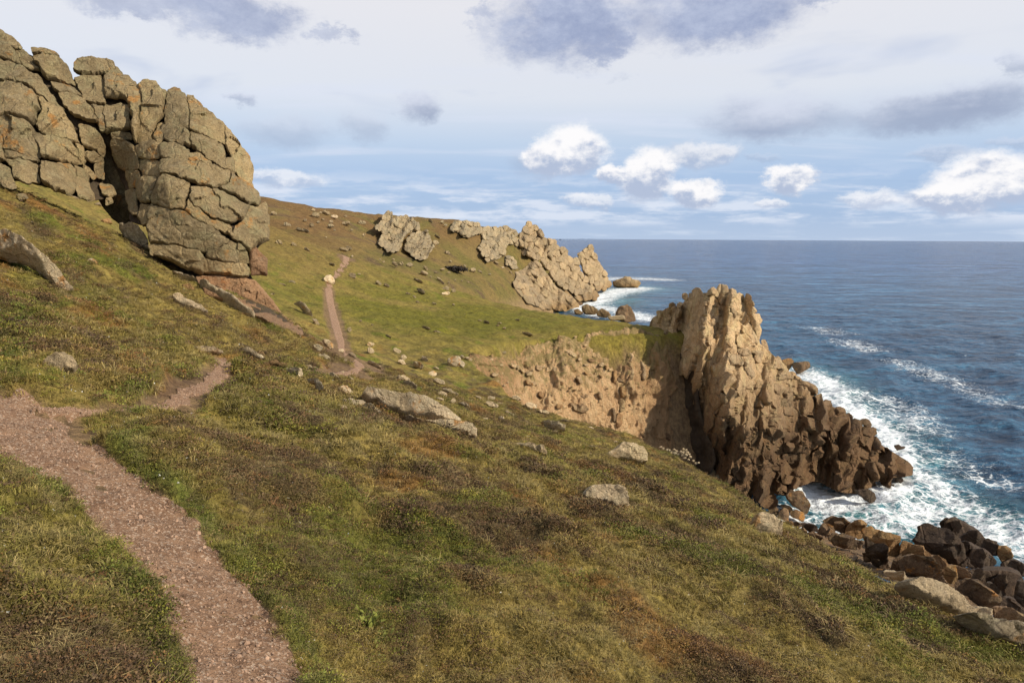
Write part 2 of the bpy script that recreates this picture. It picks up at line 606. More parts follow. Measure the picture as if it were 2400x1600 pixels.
def granite(name, base, dark, pale, lichen, orange, o_amt=0.2, l_amt=0.5, rough=0.88, zdark=None, bump=1.0, sc=1.0, crack=0.5, spots=0.5):
    m, t, b = new_mat(name)
    geo = t.new('ShaderNodeNewGeometry')
    pos = geo.outputs['Position']
    oi = t.new('ShaderNodeObjectInfo').outputs['Random']
    pos = t.vm('ADD', pos, t.vm('MULTIPLY', t.noise(pos, 0.8 * sc, 2, color=True), (.35, .35, .35)))
    big = t.noise(pos, 0.35 * sc, 5, 0.6)
    med = t.noise(pos, 2.2 * sc, 6, 0.65)
    fin = t.noise(pos, 22 * sc, 4, 0.7)
    c = t.mix(t.ramp(big, .35, .68), base, dark)
    c = t.mix(t.ramp(med, .48, .72, 0, .75), c, pale)
    c = t.mix(t.ramp(t.noise(pos, 5.5 * sc, 5, .7), .52, .70, 0, .7), c, dark)
    lm = t.m('MULTIPLY', t.ramp(t.noise(pos, 1.1 * sc, 6, .65), .47, .62), l_amt)
    c = t.mix(lm, c, lichen)
    # pale crustose spots
    v = t.voro(pos, 7.5 * sc)
    sp = t.m('MULTIPLY', t.ramp(v, .26, .14), t.ramp(t.noise(pos, 1.7 * sc, 3), .46, .60, 0, spots))
    c = t.mix(sp, c, tuple(min(1, x * 1.25) for x in pale))
    om = t.m('MULTIPLY', t.ramp(t.noise(t.vm('ADD', pos, (31, 7, 3)), 0.85 * sc, 6, .68), .575, .66), o_amt)
    c = t.mix(om, c, orange)
    # mineral grain
    spk = t.noise(pos, 9.0 * sc, 6, .78)
    c = t.mix(1.0, c, t.colramp(spk, [(.30, (.38, .36, .36)), (.46, (.92, .92, .92)), (.56, (1.05, 1.05, 1.03)), (.72, (1.55, 1.5, 1.42))]), 'MULTIPLY')
    c = t.mix(t.ramp(fin, .3, .7, .0, .35), c, t.mix(1.0, c, (.42, .40, .38), 'MULTIPLY'))
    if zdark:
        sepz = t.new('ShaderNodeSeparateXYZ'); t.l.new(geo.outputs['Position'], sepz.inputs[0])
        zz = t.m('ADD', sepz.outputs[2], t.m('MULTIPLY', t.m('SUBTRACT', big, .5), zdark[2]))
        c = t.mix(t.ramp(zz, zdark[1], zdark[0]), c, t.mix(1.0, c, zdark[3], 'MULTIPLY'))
    jn = t.voro(t.vm('ADD', t.scl(pos, .7, .7, 1.5), t.vm('MULTIPLY', t.noise(pos, .9 * sc, 3, color=True), (.12, .12, .12))), .75 * sc, 'DISTANCE_TO_EDGE')
    jk = t.m('MULTIPLY', t.ramp(jn, .022, .0), t.ramp(t.noise(pos, .6 * sc, 2), .46, .58, 0, .6))
    c = t.mix(jk, c, t.mix(1.0, c, (.22, .20, .19), 'MULTIPLY'))
    c = t.mix(1.0, c, t.mix(oi, (.80, .80, .82), (1.16, 1.12, 1.08)), 'MULTIPLY')
    t.put(b.inputs['Base Color'], c)
    t.put(b.inputs['Roughness'], rough)
    t.put(b.inputs['Specular IOR Level'], 0.25)
    vs = t.scl(pos, 1.0, 1.0, 0.6)
    ck = t.voro(t.vm('ADD', vs, t.vm('MULTIPLY', t.noise(pos, 1.5 * sc, 4, color=True), (.5, .5, .5))), 0.75 * sc, 'DISTANCE_TO_EDGE')
    crk = t.ramp(ck, 0.0, 0.05)
    h = t.m('ADD', t.m('MULTIPLY', med, .35), t.m('MULTIPLY', spk, .30))
    h = t.m('ADD', h, t.m('MULTIPLY', fin, 0.05))
    h = t.m('ADD', h, t.m('MULTIPLY', crk, 0.22 * crack))
    t.put(b.inputs['Normal'], t.bump(h, 1.0, 0.55 / sc * bump))
    MAT[name] = m
    return m


granite('granite_outcrop', (.40, .30, .155), (.24, .185, .100), (.50, .40, .245), (.31, .275, .140), (.50, .22, .04), .6, .55, zdark=None, sc=1.0)
granite('granite_rusty', (.40, .245, .135), (.28, .155, .08), (.46, .32, .20), (.24, .17, .09), (.36, .15, .05), .6, .25, sc=1.0)
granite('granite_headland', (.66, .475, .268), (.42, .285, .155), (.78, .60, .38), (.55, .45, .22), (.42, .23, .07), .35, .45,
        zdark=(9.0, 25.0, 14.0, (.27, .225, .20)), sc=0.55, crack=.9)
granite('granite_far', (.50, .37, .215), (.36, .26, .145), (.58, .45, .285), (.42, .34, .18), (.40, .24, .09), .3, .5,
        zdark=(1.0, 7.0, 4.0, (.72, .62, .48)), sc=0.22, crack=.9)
granite('granite_crag', (.46, .36, .215), (.32, .245, .14), (.56, .46, .30), (.36, .32, .19), (.35, .24, .10), .2, .5, sc=0.3, crack=.9)
granite('granite_pale', (.70, .56, .37), (.52, .41, .26), (.84, .73, .56), (.58, .50, .31), (.56, .24, .035), .75, .45, sc=1.6, spots=.8)
granite('granite_field', (.60, .48, .31), (.43, .33, .20), (.76, .65, .48), (.50, .43, .25), (.52, .24, .04), .65, .5, sc=1.0, spots=.8)
granite('granite_shore', (.27, .172, .096), (.13, .085, .052), (.40, .275, .165), (.25, .19, .095), (.50, .22, .04), .7, .4, sc=1.3, crack=.8)
granite('granite_golden', (.42, .25, .11), (.25, .145, .07), (.46, .31, .16), (.34, .25, .11), (.52, .23, .04), .7, .35, sc=0.8, crack=.7)
granite('granite_wet', (.115, .076, .050), (.060, .042, .030), (.17, .115, .076), (.14, .105, .06), (.24, .12, .05), .2, .35, rough=.85, sc=0.7, crack=.9)
granite('granite_slab', (.56, .445, .285), (.44, .34, .21), (.64, .53, .37), (.52, .42, .25), (.50, .22, .05), .35, .3, sc=1.8, crack=.15, spots=.3)
granite('granite_shade_core', (.11, .08, .05), (.07, .05, .035), (.14, .105, .07), (.10, .085, .05), (.15, .09, .04), .1, .4, sc=.8)  # core stone darkened to carry the shade of crevices and cave

# turf
m, t, b = new_mat('turf'); MAT['turf'] = m
pos = t.new('ShaderNodeNewGeometry').outputs['Position']
tint = t.attr('tint')
f1 = t.noise(pos, 9, 6, .72); f2 = t.noise(pos, 1.6, 5, .65); f3 = t.noise(pos, 34, 3, .7)
c = t.mix(1.0, tint, t.colramp(f1, [(.25, (.42, .40, .38)), (.5, (1, 1, 1)), (.75, (1.45, 1.40, 1.25))]), 'MULTIPLY')
c = t.mix(1.0, c, t.colramp(f2, [(.3, (.72, .68, .66)), (.5, (1, 1, 1)), (.72, (1.22, 1.22, 1.1))]), 'MULTIPLY')
f4 = t.noise(pos, .55, 5, .7); f5 = t.noise(t.scl(pos, 1, 1, .5), 2.6, 6, .75)
c = t.mix(1.0, c, t.colramp(f4, [(.32, (.72, .70, .72)), (.5, (1, 1, 1)), (.68, (1.25, 1.22, 1.12))]), 'MULTIPLY')
c = t.mix(1.0, c, t.colramp(f5, [(.30, (.50, .46, .46)), (.48, (1, 1, 1)), (.70, (1.4, 1.36, 1.25))]), 'MULTIPLY')
c = t.mix(t.ramp(f3, .62, .78, 0, .5), c, (.30, .25, .13))
t.put(b.inputs['Base Color'], c); b.inputs['Roughness'].default_value = .95; b.inputs['Specular IOR Level'].default_value = .1
hh = t.m('ADD', t.m('ADD', t.m('MULTIPLY', f1, .10), t.m('MULTIPLY', f5, .22)), t.m('ADD', t.m('MULTIPLY', f3, .02), t.m('MULTIPLY', f2, .3)))
t.put(b.inputs['Normal'], t.bump(hh, .9, 1.0))

# gravelly path
m, t, b = new_mat('path_dirt'); MAT['path'] = m
pos = t.new('ShaderNodeNewGeometry').outputs['Position']
a1 = t.noise(pos, 3.0, 5, .6); a2 = t.noise(pos, 60, 5, .75); v1 = t.voro(pos, 55, out='Color'); v2 = t.voro(pos, 55)
c = t.mix(t.ramp(a1, .36, .66), (.300, .178, .106), (.195, .108, .062))
c = t.mix(t.ramp(a2, .42, .7, 0, .6), c, (.40, .265, .175))
c = t.mix(t.ramp(t.noise(pos, 14, 5, .7), .50, .66, 0, .75), c, (.095, .052, .032))
vb = t.new('ShaderNodeSeparateColor'); t.l.new(v1, vb.inputs[0])
c = t.mix(t.ramp(vb.outputs[0], .78, .9, 0, .7), c, (.50, .38, .28))
t.put(b.inputs['Base Color'], c); b.inputs['Roughness'].default_value = .95; b.inputs['Specular IOR Level'].default_value = .15
t.put(b.inputs['Normal'], t.bump(t.m('ADD', t.m('MULTIPLY', v2, .5), t.m('ADD', a2, t.m('MULTIPLY', a1, 2.0))), .9, .03))

# crumbling cliff of weathered granite and head
m, t, b = new_mat('cliff_soil'); MAT['soil'] = m
geo = t.new('ShaderNodeNewGeometry'); pos = geo.outputs['Position']
st_ = t.noise(t.scl(pos, 1.1, 1.1, .16), 1.1, 6, .65)
q1 = t.noise(pos, .35, 5, .6); q2 = t.noise(pos, 3.2, 6, .7)
c = t.mix(t.ramp(q1, .36, .64), (.62, .42, .235), (.52, .345, .195))
c = t.mix(t.ramp(st_, .44, .66, 0, .85), c, (.62, .46, .27))
c = t.mix(t.ramp(t.noise(t.scl(pos, 1.6, 1.6, .2), 1.4, 5, .6), .55, .72, 0, .6), c, (.33, .185, .09))
c = t.mix(t.ramp(q2, .52, .70, 0, .7), c, (.56, .45, .30))
c = t.mix(t.ramp(t.noise(pos, 1.9, 6, .75), .52, .66, 0, .35), c, (.22, .13, .07))
c = t.mix(t.ramp(t.noise(pos, .9, 4, .6), .60, .70, 0, .55), c, (.14, .125, .04))
sx = t.new('ShaderNodeSeparateXYZ'); t.l.new(pos, sx.inputs[0])
wob_ = t.m('MULTIPLY', t.m('SUBTRACT', q1, .5), 9.0)
c = t.mix(t.ramp(t.m('ADD', sx.outputs[0], wob_), 15, 23, 0, .8), c, t.mix(q2, (.26, .155, .08), (.40, .26, .14)))
c = t.mix(t.ramp(t.m('ADD', sx.outputs[0], wob_), 3, -2, 0, .7), c, (.42, .225, .125))
c = t.mix(t.m('MULTIPLY', t.ramp(t.m('ADD', sx.outputs[2], wob_), 20.5, 24, 0, .5), t.ramp(q2, .38, .6)), c, (.38, .29, .14))
c = t.mix(1.0, c, (1.16, 1.10, 1.02), 'MULTIPLY')
mott = t.noise(pos, .8, 6, .7)
c = t.mix(t.m('MULTIPLY', t.ramp(t.m('ADD', sx.outputs[2], t.m('MULTIPLY', t.m('SUBTRACT', mott, .5), 26.0)), 18.5, 25, 0, .8), t.ramp(mott, .40, .56)), c, (.27, .215, .085))
t.put(b.inputs['Base Color'], c); b.inputs['Roughness'].default_value = .95; b.inputs['Specular IOR Level'].default_value = .1
t.put(b.inputs['Normal'], t.bump(t.m('ADD', t.m('MULTIPLY', st_, .9), t.m('MULTIPLY', q2, .8)), 1.0, 1.1))

# plants: colour carried by each plant
m, t, b = new_mat('plant'); MAT['plant'] = m
tc = t.attr('tint', 'INSTANCER')
rnd = t.new('ShaderNodeObjectInfo').outputs['Random']
up = t.attr('tip', 'GEOMETRY', 'Fac')
c = t.mix(1.0, tc, t.mix(rnd, (.62, .64, .66), (1.35, 1.30, 1.2)), 'MULTIPLY')
c = t.mix(1.0, c, t.mix(up, (.75, .75, .75), (1.25, 1.22, 1.15)), 'MULTIPLY')
t.put(b.inputs['Base Color'], c); b.inputs['Roughness'].default_value = .7; b.inputs['Specular IOR Level'].default_value = .15
for nm, cc in (('pebble', (.32, .205, .135)), ('flower', (.75, .72, .66))):
    m, t, b = new_mat(nm); MAT[nm] = m
    rnd = t.new('ShaderNodeObjectInfo').outputs['Random']
    t.put(b.inputs['Base Color'], t.mix(rnd, tuple(x * .6 for x in cc), tuple(min(.85, x * 1.2) for x in cc)))
    b.inputs['Roughness'].default_value = .9

# sea
m, t, b = new_mat('sea_water'); MAT['sea'] = m
pos = t.new('ShaderNodeNewGeometry').outputs['Position']
foam = t.attr('foam', out='Fac'); aqua = t.attr('aqua', out='Fac')
cd = t.new('ShaderNodeVectorMath', operation='LENGTH'); t.put(cd.inputs[0], pos); dist = cd.outputs['Value']
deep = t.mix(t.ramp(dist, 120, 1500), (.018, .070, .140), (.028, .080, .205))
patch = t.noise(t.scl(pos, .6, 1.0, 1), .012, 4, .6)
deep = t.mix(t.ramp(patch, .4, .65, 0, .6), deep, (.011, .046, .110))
chop_shade = t.noise(t.scl(pos, .45, 1.0, 1), .085, 8, .72)  # wave noise: lit crests and dark troughs painted into the water colour
chop_shade2 = t.noise(t.scl(pos, .5, 1.0, 1), .55, 6, .7)
deep = t.mix(1.0, deep, t.colramp(chop_shade, [(.34, (.20, .25, .33)), (.5, (1, 1, 1)), (.66, (2.5, 2.2, 1.85))]), 'MULTIPLY')
deep = t.mix(1.0, deep, t.colramp(chop_shade2, [(.34, (.36, .40, .47)), (.5, (1, 1, 1)), (.66, (2.0, 1.85, 1.6))]), 'MULTIPLY')
chop_shade3 = t.noise(t.scl(pos, .3, 1.0, 1), .026, 7, .75)
deep = t.mix(t.ramp(dist, 150, 600), deep, t.mix(1.0, deep, t.colramp(chop_shade3, [(.36, (.36, .42, .50)), (.5, (1, 1, 1)), (.64, (1.9, 1.75, 1.55))]), 'MULTIPLY'))
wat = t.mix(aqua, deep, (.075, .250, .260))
wv = t.vm('ADD', pos, t.vm('MULTIPLY', t.noise(pos, .35, 4, color=True), (2.2, 2.2, 0)))
lace1 = t.voro(wv, .55, 'DISTANCE_TO_EDGE'); lace2 = t.voro(wv, 1.6, 'DISTANCE_TO_EDGE')
nz = t.noise(pos, .28, 7, .68); nz2 = t.noise(pos, 1.9, 6, .7)
lace = t.m('ADD', t.ramp(lace1, .16, .0), t.ramp(lace2, .14, .0, 0, .55))
fm = t.m('ADD', t.m('MULTIPLY', foam, 1.9), t.m('MULTIPLY', t.m('SUBTRACT', nz, .5), 2.3))
fm = t.m('ADD', fm, t.m('MULTIPLY', t.m('SUBTRACT', nz2, .5), 1.0))
fm = t.m('ADD', fm, t.m('MULTIPLY', t.m('SUBTRACT', lace, .35), .55))
ff = t.m('MULTIPLY', t.ramp(fm, .55, 1.35), t.ramp(foam, .02, .2))
# scattered whitecaps
cap = t.m('MULTIPLY', t.ramp(t.noise(t.scl(pos, .12, .35, 1), 1.0, 6, .7), .66, .74), t.ramp(t.noise(pos, .02, 3), .45, .6, 0, .8))
ff = t.m('MAXIMUM', ff, cap)
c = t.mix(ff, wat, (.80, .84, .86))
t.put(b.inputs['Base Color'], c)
t.put(b.inputs['Roughness'], t.m('ADD', .22, t.m('MULTIPLY', ff, .7)))
t.put(b.inputs['IOR'], 1.333)
t.put(b.inputs['Specular IOR Level'], .24)
w1 = t.noise(t.scl(pos, .5, 1.0, 1), .30, 5, .62, .3); w2 = t.noise(t.scl(pos, .6, 1.0, 1), 1.3, 5, .65); w3 = t.noise(t.scl(pos, .7, 1, 1), .06, 4, .6)
hw_ = t.m('ADD', t.m('MULTIPLY', w1, 1.5), t.m('ADD', t.m('MULTIPLY', w2, .38), t.m('MULTIPLY', w3, 6.5)))
t.put(b.inputs['Normal'], t.bump(hw_, 1.0, 1.5))

m, t, b = new_mat('distant_land_hazed'); MAT['distant'] = m
b.inputs['Base Color'].default_value = (.16, .22, .33, 1); b.inputs['Roughness'].default_value = 1  # haze of distance is put into this blue-grey base colour

# ------------------------------------------------------------------ hillside (near slope, middle hill and the neck)
NA, NR = 620, 640
ang = np.linspace(R(-72), R(72), NA)
rad = np.exp(np.linspace(math.log(1.0), math.log(200.0), NR))
# a little of the ground under and behind the viewer is the same sheet
AA, RR = np.meshgrid(ang, rad)
GX = RR * np.sin(AA); GY = RR * np.cos(AA) - 1.2
GZ, GPM, GD = ground(GX, GY)
tc_ = turf_colour(GX, GY)
bare = sstep(GPM, 1.12, 0.95)
tc_ = lerp(tc_, PAL['soil'], bare * .8)
tc_ = lerp(tc_, np.array((.22, .15, .085)), sstep(GD + 0.8 * n2(GX, GY, 1.5, 2, 3.3), .3, 1.6))
fv = np.stack([GX, GY, GZ], -1).reshape(-1, 3)
hill = mesh_obj('hillside', fv, grid_faces(NR, NA)[:, ::-1], MAT['turf'], attrs={'tint': ('FLOAT_COLOR', np.c_[tc_.reshape(-1, 3), np.ones(NA * NR)])})
tag(hill, 'rough turf and heath hillside falling towards the sea', 'hillside', kind='structure')
xs = np.linspace(-40, 16, 90); ys = np.linspace(-22, 0.6, 60)
BX, BY = np.meshgrid(xs, ys)
BZ, _, _ = ground(BX, BY)
BZ -= 0.03
tb = turf_colour(BX, BY)
o = mesh_obj('ground', np.stack([BX, BY, BZ], -1).reshape(-1, 3), grid_faces(60, 90), MAT['turf'], attrs={'tint': ('FLOAT_COLOR', np.c_[tb.reshape(-1, 3), np.ones(BX.size)])})
tag(o, 'turf behind the viewpoint continuing the hillside', 'ground', kind='structure')

# ------------------------------------------------------------------ far hillside
_f = []
for px, py, Y in [(600, 452, 262), (720, 470, 272), (850, 488, 300), (1000, 500, 330), (1100, 512, 362), (1190, 528, 402), (700, 560, 208), (850, 600, 210),
                  (930, 592, 268), (1000, 622, 238), (1100, 622, 290), (1150, 672, 285), (1050, 658, 232), (640, 505, 232), (1200, 645, 372), (1250, 692, 378),
                  (1330, 714, 396), (500, 440, 262), (400, 430, 262), (880, 520, 288), (1000, 540, 310), (1240, 620, 430), (1330, 660, 500), (1390, 660, 560)]:
    _f.append(at(px * DS, py * DS, Y))
for px, py, Y in [(500, 440, 262), (600, 452, 262), (720, 470, 272), (850, 488, 300), (1000, 500, 330), (1100, 512, 362), (1190, 528, 402)]:
    d_ = ray(px * DS, py * DS)
    _f.append(CAM + d_ * (Y + 14) - np.array([0, 0, 1.2])); _f.append(CAM + d_ * (Y + 60) - np.array([0, 0, 7.0]))
for x, y, z in [(-20, 500, 32), (-120, 440, 38), (-250, 300, 52), (-250, 450, 40), (20, 560, 22), (-60, 170, 20), (-120, 180, 34)]:
    _f.append(np.array([x, y, z]))
_f = np.array(_f)
_ftps = TPS(_f[:, :2], _f[:, 2], lam=0.01)
FLAND = np.array([(-320, 150), (-320, 640), (-40, 640), (40, 600), _plan(1392, 650, 560), _plan(1345, 700, 470), _plan(1325, 714, 398), _plan(1260, 705, 372), _plan(1180, 690, 318), _plan(1100, 678, 262), (-30, 190), (-70, 150)])


def FG_(x, y):
    x = np.asarray(x, float); y = np.asarray(y, float)
    p = np.c_[np.ravel(x), np.ravel(y)]
    d = np.where(inside(p, FLAND), -1, 1) * seg_dist(p, FLAND)
    d = d.reshape(np.shape(x))
    return np.maximum(_ftps(x, y) - 0.9 * np.maximum(d, 0), -6), d


def fground(x, y):
    z, d = FG_(x, y)
    return np.maximum(z - .3 + .8 * n2(x, y, 16, 4, 2.2) + .35 * n2(x, y, 3.5, 2, 6.2), -5), d


fx = np.arange(-235, 95, 1.15); fy = np.arange(152, 630, 1.5)
FX, FY = np.meshgrid(fx, fy)
FZ, FD = fground(FX, FY)
fn1 = n2(FX, FY, 26, 3, 4.1); fn2 = n2(FX, FY, 8, 3, 8.1)
fc = np.broadcast_to(np.array((.165, .120, .046)), FX.shape + (3,)).copy()
fc = lerp(fc, np.array((.108, .104, .030)), sstep(fn1 + .4 * fn2, 0, .5) * .6)
fc = lerp(fc, PAL['heath'] * 1.3, sstep(fn2 - .3 * fn1, .25, .55) * .7)
top = sstep(FZ, 33, 43) * sstep(n2(FX, FY, 14, 3, 5.5), -.5, .1)
fc = lerp(fc, np.array((.155, .094, .042)), top * .85)
fc = lerp(fc, np.array((.26, .18, .10)), sstep(FZ, 17, 8) * .85)
o = mesh_obj('far_hillside', np.stack([FX, FY, FZ], -1).reshape(-1, 3), grid_faces(len(fy), len(fx)), MAT['turf'],
             attrs={'tint': ('FLOAT_COLOR', np.c_[fc.reshape(-1, 3), np.ones(FX.size)])})
tag(o, 'brown topped far hillside behind the green slope', 'hillside', kind='structure')

# ------------------------------------------------------------------ sea
SA, SR = 520, 620
sang = np.linspace(R(-25), R(68), SA)
srad = np.concatenate([np.exp(np.linspace(math.log(25), math.log(700), SR - 120)), np.exp(np.linspace(math.log(706), math.log(60000), 120))])
SAA, SRR = np.meshgrid(sang, srad)
SX = SRR * np.sin(SAA); SY = SRR * np.cos(SAA)
foam = np.zeros(SX.size); aqua = np.zeros(SX.size)
sp_ = np.c_[SX.ravel(), SY.ravel()]


def sea_pt(px, py):
    d = ray(px * DS, py * DS)
    return CAM + d * (CAM[2] / -d[..., 2:3])


def splash(px, py, rx, ry, amt, arr):
    c = sea_pt(px, py); k = c[1] / 1568.0
    dip = CAM[2] / np.linalg.norm(c[:2])
    wx = rx * k; wy = ry * k / dip
    u = c[:2] / np.linalg.norm(c[:2]); v = np.array([u[1], -u[0]])
    q = sp_ - c[:2]
    d2 = ((q @ v) / wx) ** 2 + ((q @ u) / wy) ** 2
    np.maximum(arr, amt * np.exp(-d2), out=arr)


def stroke(pts, amt, arr, n=24):
    P = catmull(np.array(pts, float), n)
    for px, py, w, h in P:
        splash(px, py, w, h, amt, arr)


FOAM = [([(1850, 1085, 28, 36), (1870, 1130, 42, 34), (1920, 1150, 50, 26), (1990, 1135, 60, 24), (2060, 1110, 50, 30)], 1.0),
        ([(1845, 1190, 40, 40), (1880, 1230, 60, 30), (1950, 1200, 80, 40), (2050, 1190, 90, 35), (2130, 1160, 70, 30)], .60),
        ([(1850, 860, 45, 18), (1900, 880, 50, 20), (1930, 930, 60, 25), (1990, 960, 60, 20), (2040, 1000, 60, 30), (2070, 1060, 60, 40)], .68),
        ([(2100, 1080, 60, 20), (2150, 1110, 70, 20), (2200, 1150, 80, 25), (2260, 1190, 90, 25), (2340, 1250, 70, 40)], .55),
        ([(2080, 1200, 60, 25), (2150, 1180, 60, 20), (2250, 1215, 60, 20), (2330, 1260, 50, 30)], .62),
        ([(1340, 700, 25, 10), (1370, 690, 40, 10), (1400, 674, 45, 6), (1460, 662, 50, 4)], .72),
        ([(1400, 640, 30, 5), (1470, 640, 60, 4), (1530, 643, 40, 2.4)], .5),
        ([(1440, 725, 50, 10), (1490, 730, 40, 8), (1380, 705, 40, 6)], .6),
        ([(1330, 705, 16, 12), (1370, 720, 20, 8)], 1.0),
        ([(1880, 752, 40, 5), (1930, 768, 50, 3)], .30),
        ([(1950, 785, 50, 7), (2000, 803, 45, 5)], .40),
        ([(2060, 828, 50, 6), (2130, 855, 60, 6), (2200, 880, 60, 6), (2300, 930, 60, 5)], .32),
        ([(1960, 900, 60, 10), (2050, 930, 80, 12), (2120, 985, 70, 12)], .42),
        ([(1980, 960, 60, 16), (2080, 1010, 90, 14), (2190, 1060, 80, 14), (2300, 1110, 60, 14)], .36)]
for pts, a in FOAM:
    stroke(pts, a, foam)
for pts, a in FOAM[:6]:
    stroke([(x, y, w * 1.6, h * 1.6) for x, y, w, h in pts], a * .75, aqua)
for px, py, rx, ry, a in [(1815, 1200, 40, 40, 1.0), (1790, 1215, 40, 30, 1.0), (1850, 1215, 40, 30, .9)]:
    splash(px, py, rx, ry, a, foam)
for px, py, rx, ry, a in [(2010, 1190, 160, 60, .9), (2180, 1160, 140, 60, .6), (2280, 1200, 120, 50, .6), (1950, 940, 90, 60, .3), (2130, 1050, 60, 20, .6), (1420, 690, 60, 16, .5)]:
    splash(px, py, rx, ry, a, aqua)
amp = sstep(SRR, 700, 120)
wx_, wy_ = SX.ravel(), SY.ravel()
wz = np.zeros(SX.size)
for k_, (lam_, a_, th) in enumerate([(31, .42, 2.5), (19, .30, 2.9), (11.5, .20, 2.2), (7.3, .13, 3.2), (4.9, .08, 2.6)]):
    ph = (wx_ * math.cos(th) + wy_ * math.sin(th)) * 2 * math.pi / lam_ + 3.0 * n2(wx_, wy_, lam_ * 2.2, 2, k_ * 5.1 + 1)
    s_ = 1 - np.abs(np.sin(ph / 2))
    wz += a_ * (2 * s_ ** 1.5 - .7)
wz += foam * (.55 * n2(wx_, wy_, 5, 4, 3.3) + .35 * n2(wx_, wy_, 1.8, 3, 9.3))
wz *= amp.ravel()
o = mesh_obj('sea', np.c_[wx_, wy_, wz], grid_faces(SR, SA)[:, ::-1], MAT['sea'], attrs={'foam': ('FLOAT', foam), 'aqua': ('FLOAT', aqua)})
tag(o, 'deep blue choppy sea with white surf around the rocks', 'sea', kind='structure')

# thin strip of land on the horizon
n = 60
xx = np.linspace(0, 1, n); P0 = at(1290 * DS, 548 * DS, 18000); P1 = at(1432 * DS, 548 * DS, 18000)
hh = 34 * np.sin(np.pi * np.clip(xx * .9 + .1, 0, 1)) ** .6 * (1 + .25 * n2(xx * 10, xx * 0, 1.0, 2)) * sstep(xx, 1.0, .8)
rows = []
for dyy, hs in ((0, 0), (150, 1), (900, 1), (1100, 0)):
    rows.append(np.stack([P0[0] + (P1[0] - P0[0]) * xx * (1 + dyy / 18000), np.full(n, 18000.0 + dyy), -4 + hs * hh], -1))
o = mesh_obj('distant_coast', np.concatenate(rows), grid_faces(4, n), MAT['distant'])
tag(o, 'faint blue strip of land low on the sea horizon', 'coast', kind='structure')
_pp = list(path_parts())


# ------------------------------------------------------------------ rock blocks
def P(s, reg):
    """'x,y x,y ...' in tens of pixels of an enlarged view -> pixels of the photograph"""
    x0, y0, k = reg
    a = np.array([[float(v) for v in q.split(',')] for q in s.split()])
    return a * 10 / k + np.array([x0, y0])


Z1 = (0, 50, 3.2667); Z2 = (0, 400, 2.94); Z3 = (600, 440, 2.6133); Z7 = (700, 800, 2.6133)
P1_, P2_, P3_, P4_, P5_ = (1500, 650, 6.5333), (1500, 860, 6.5333), (1560, 1020, 6.5333), (1760, 820, 6.5333), (1820, 980, 6.5333)
H1, H2 = (1140, 510, 6.5333), (840, 470, 6.5333)
S_ = (1840, 1190, 4.2)
DD = (0, 0, 0.98)          # full view (2352 px wide), given in tens too


def chaikin(p, w=0.22):
    q = np.roll(p, -1, 0)
    return np.stack([p * (1 - w) + q * w, p * w + q * (1 - w)], 1).reshape(-1, 2)


def depth_tps(lst, lam=0.005):
    a = np.array(lst, float)
    return TPS(a[:, :2] * DS, a[:, 2], lam)


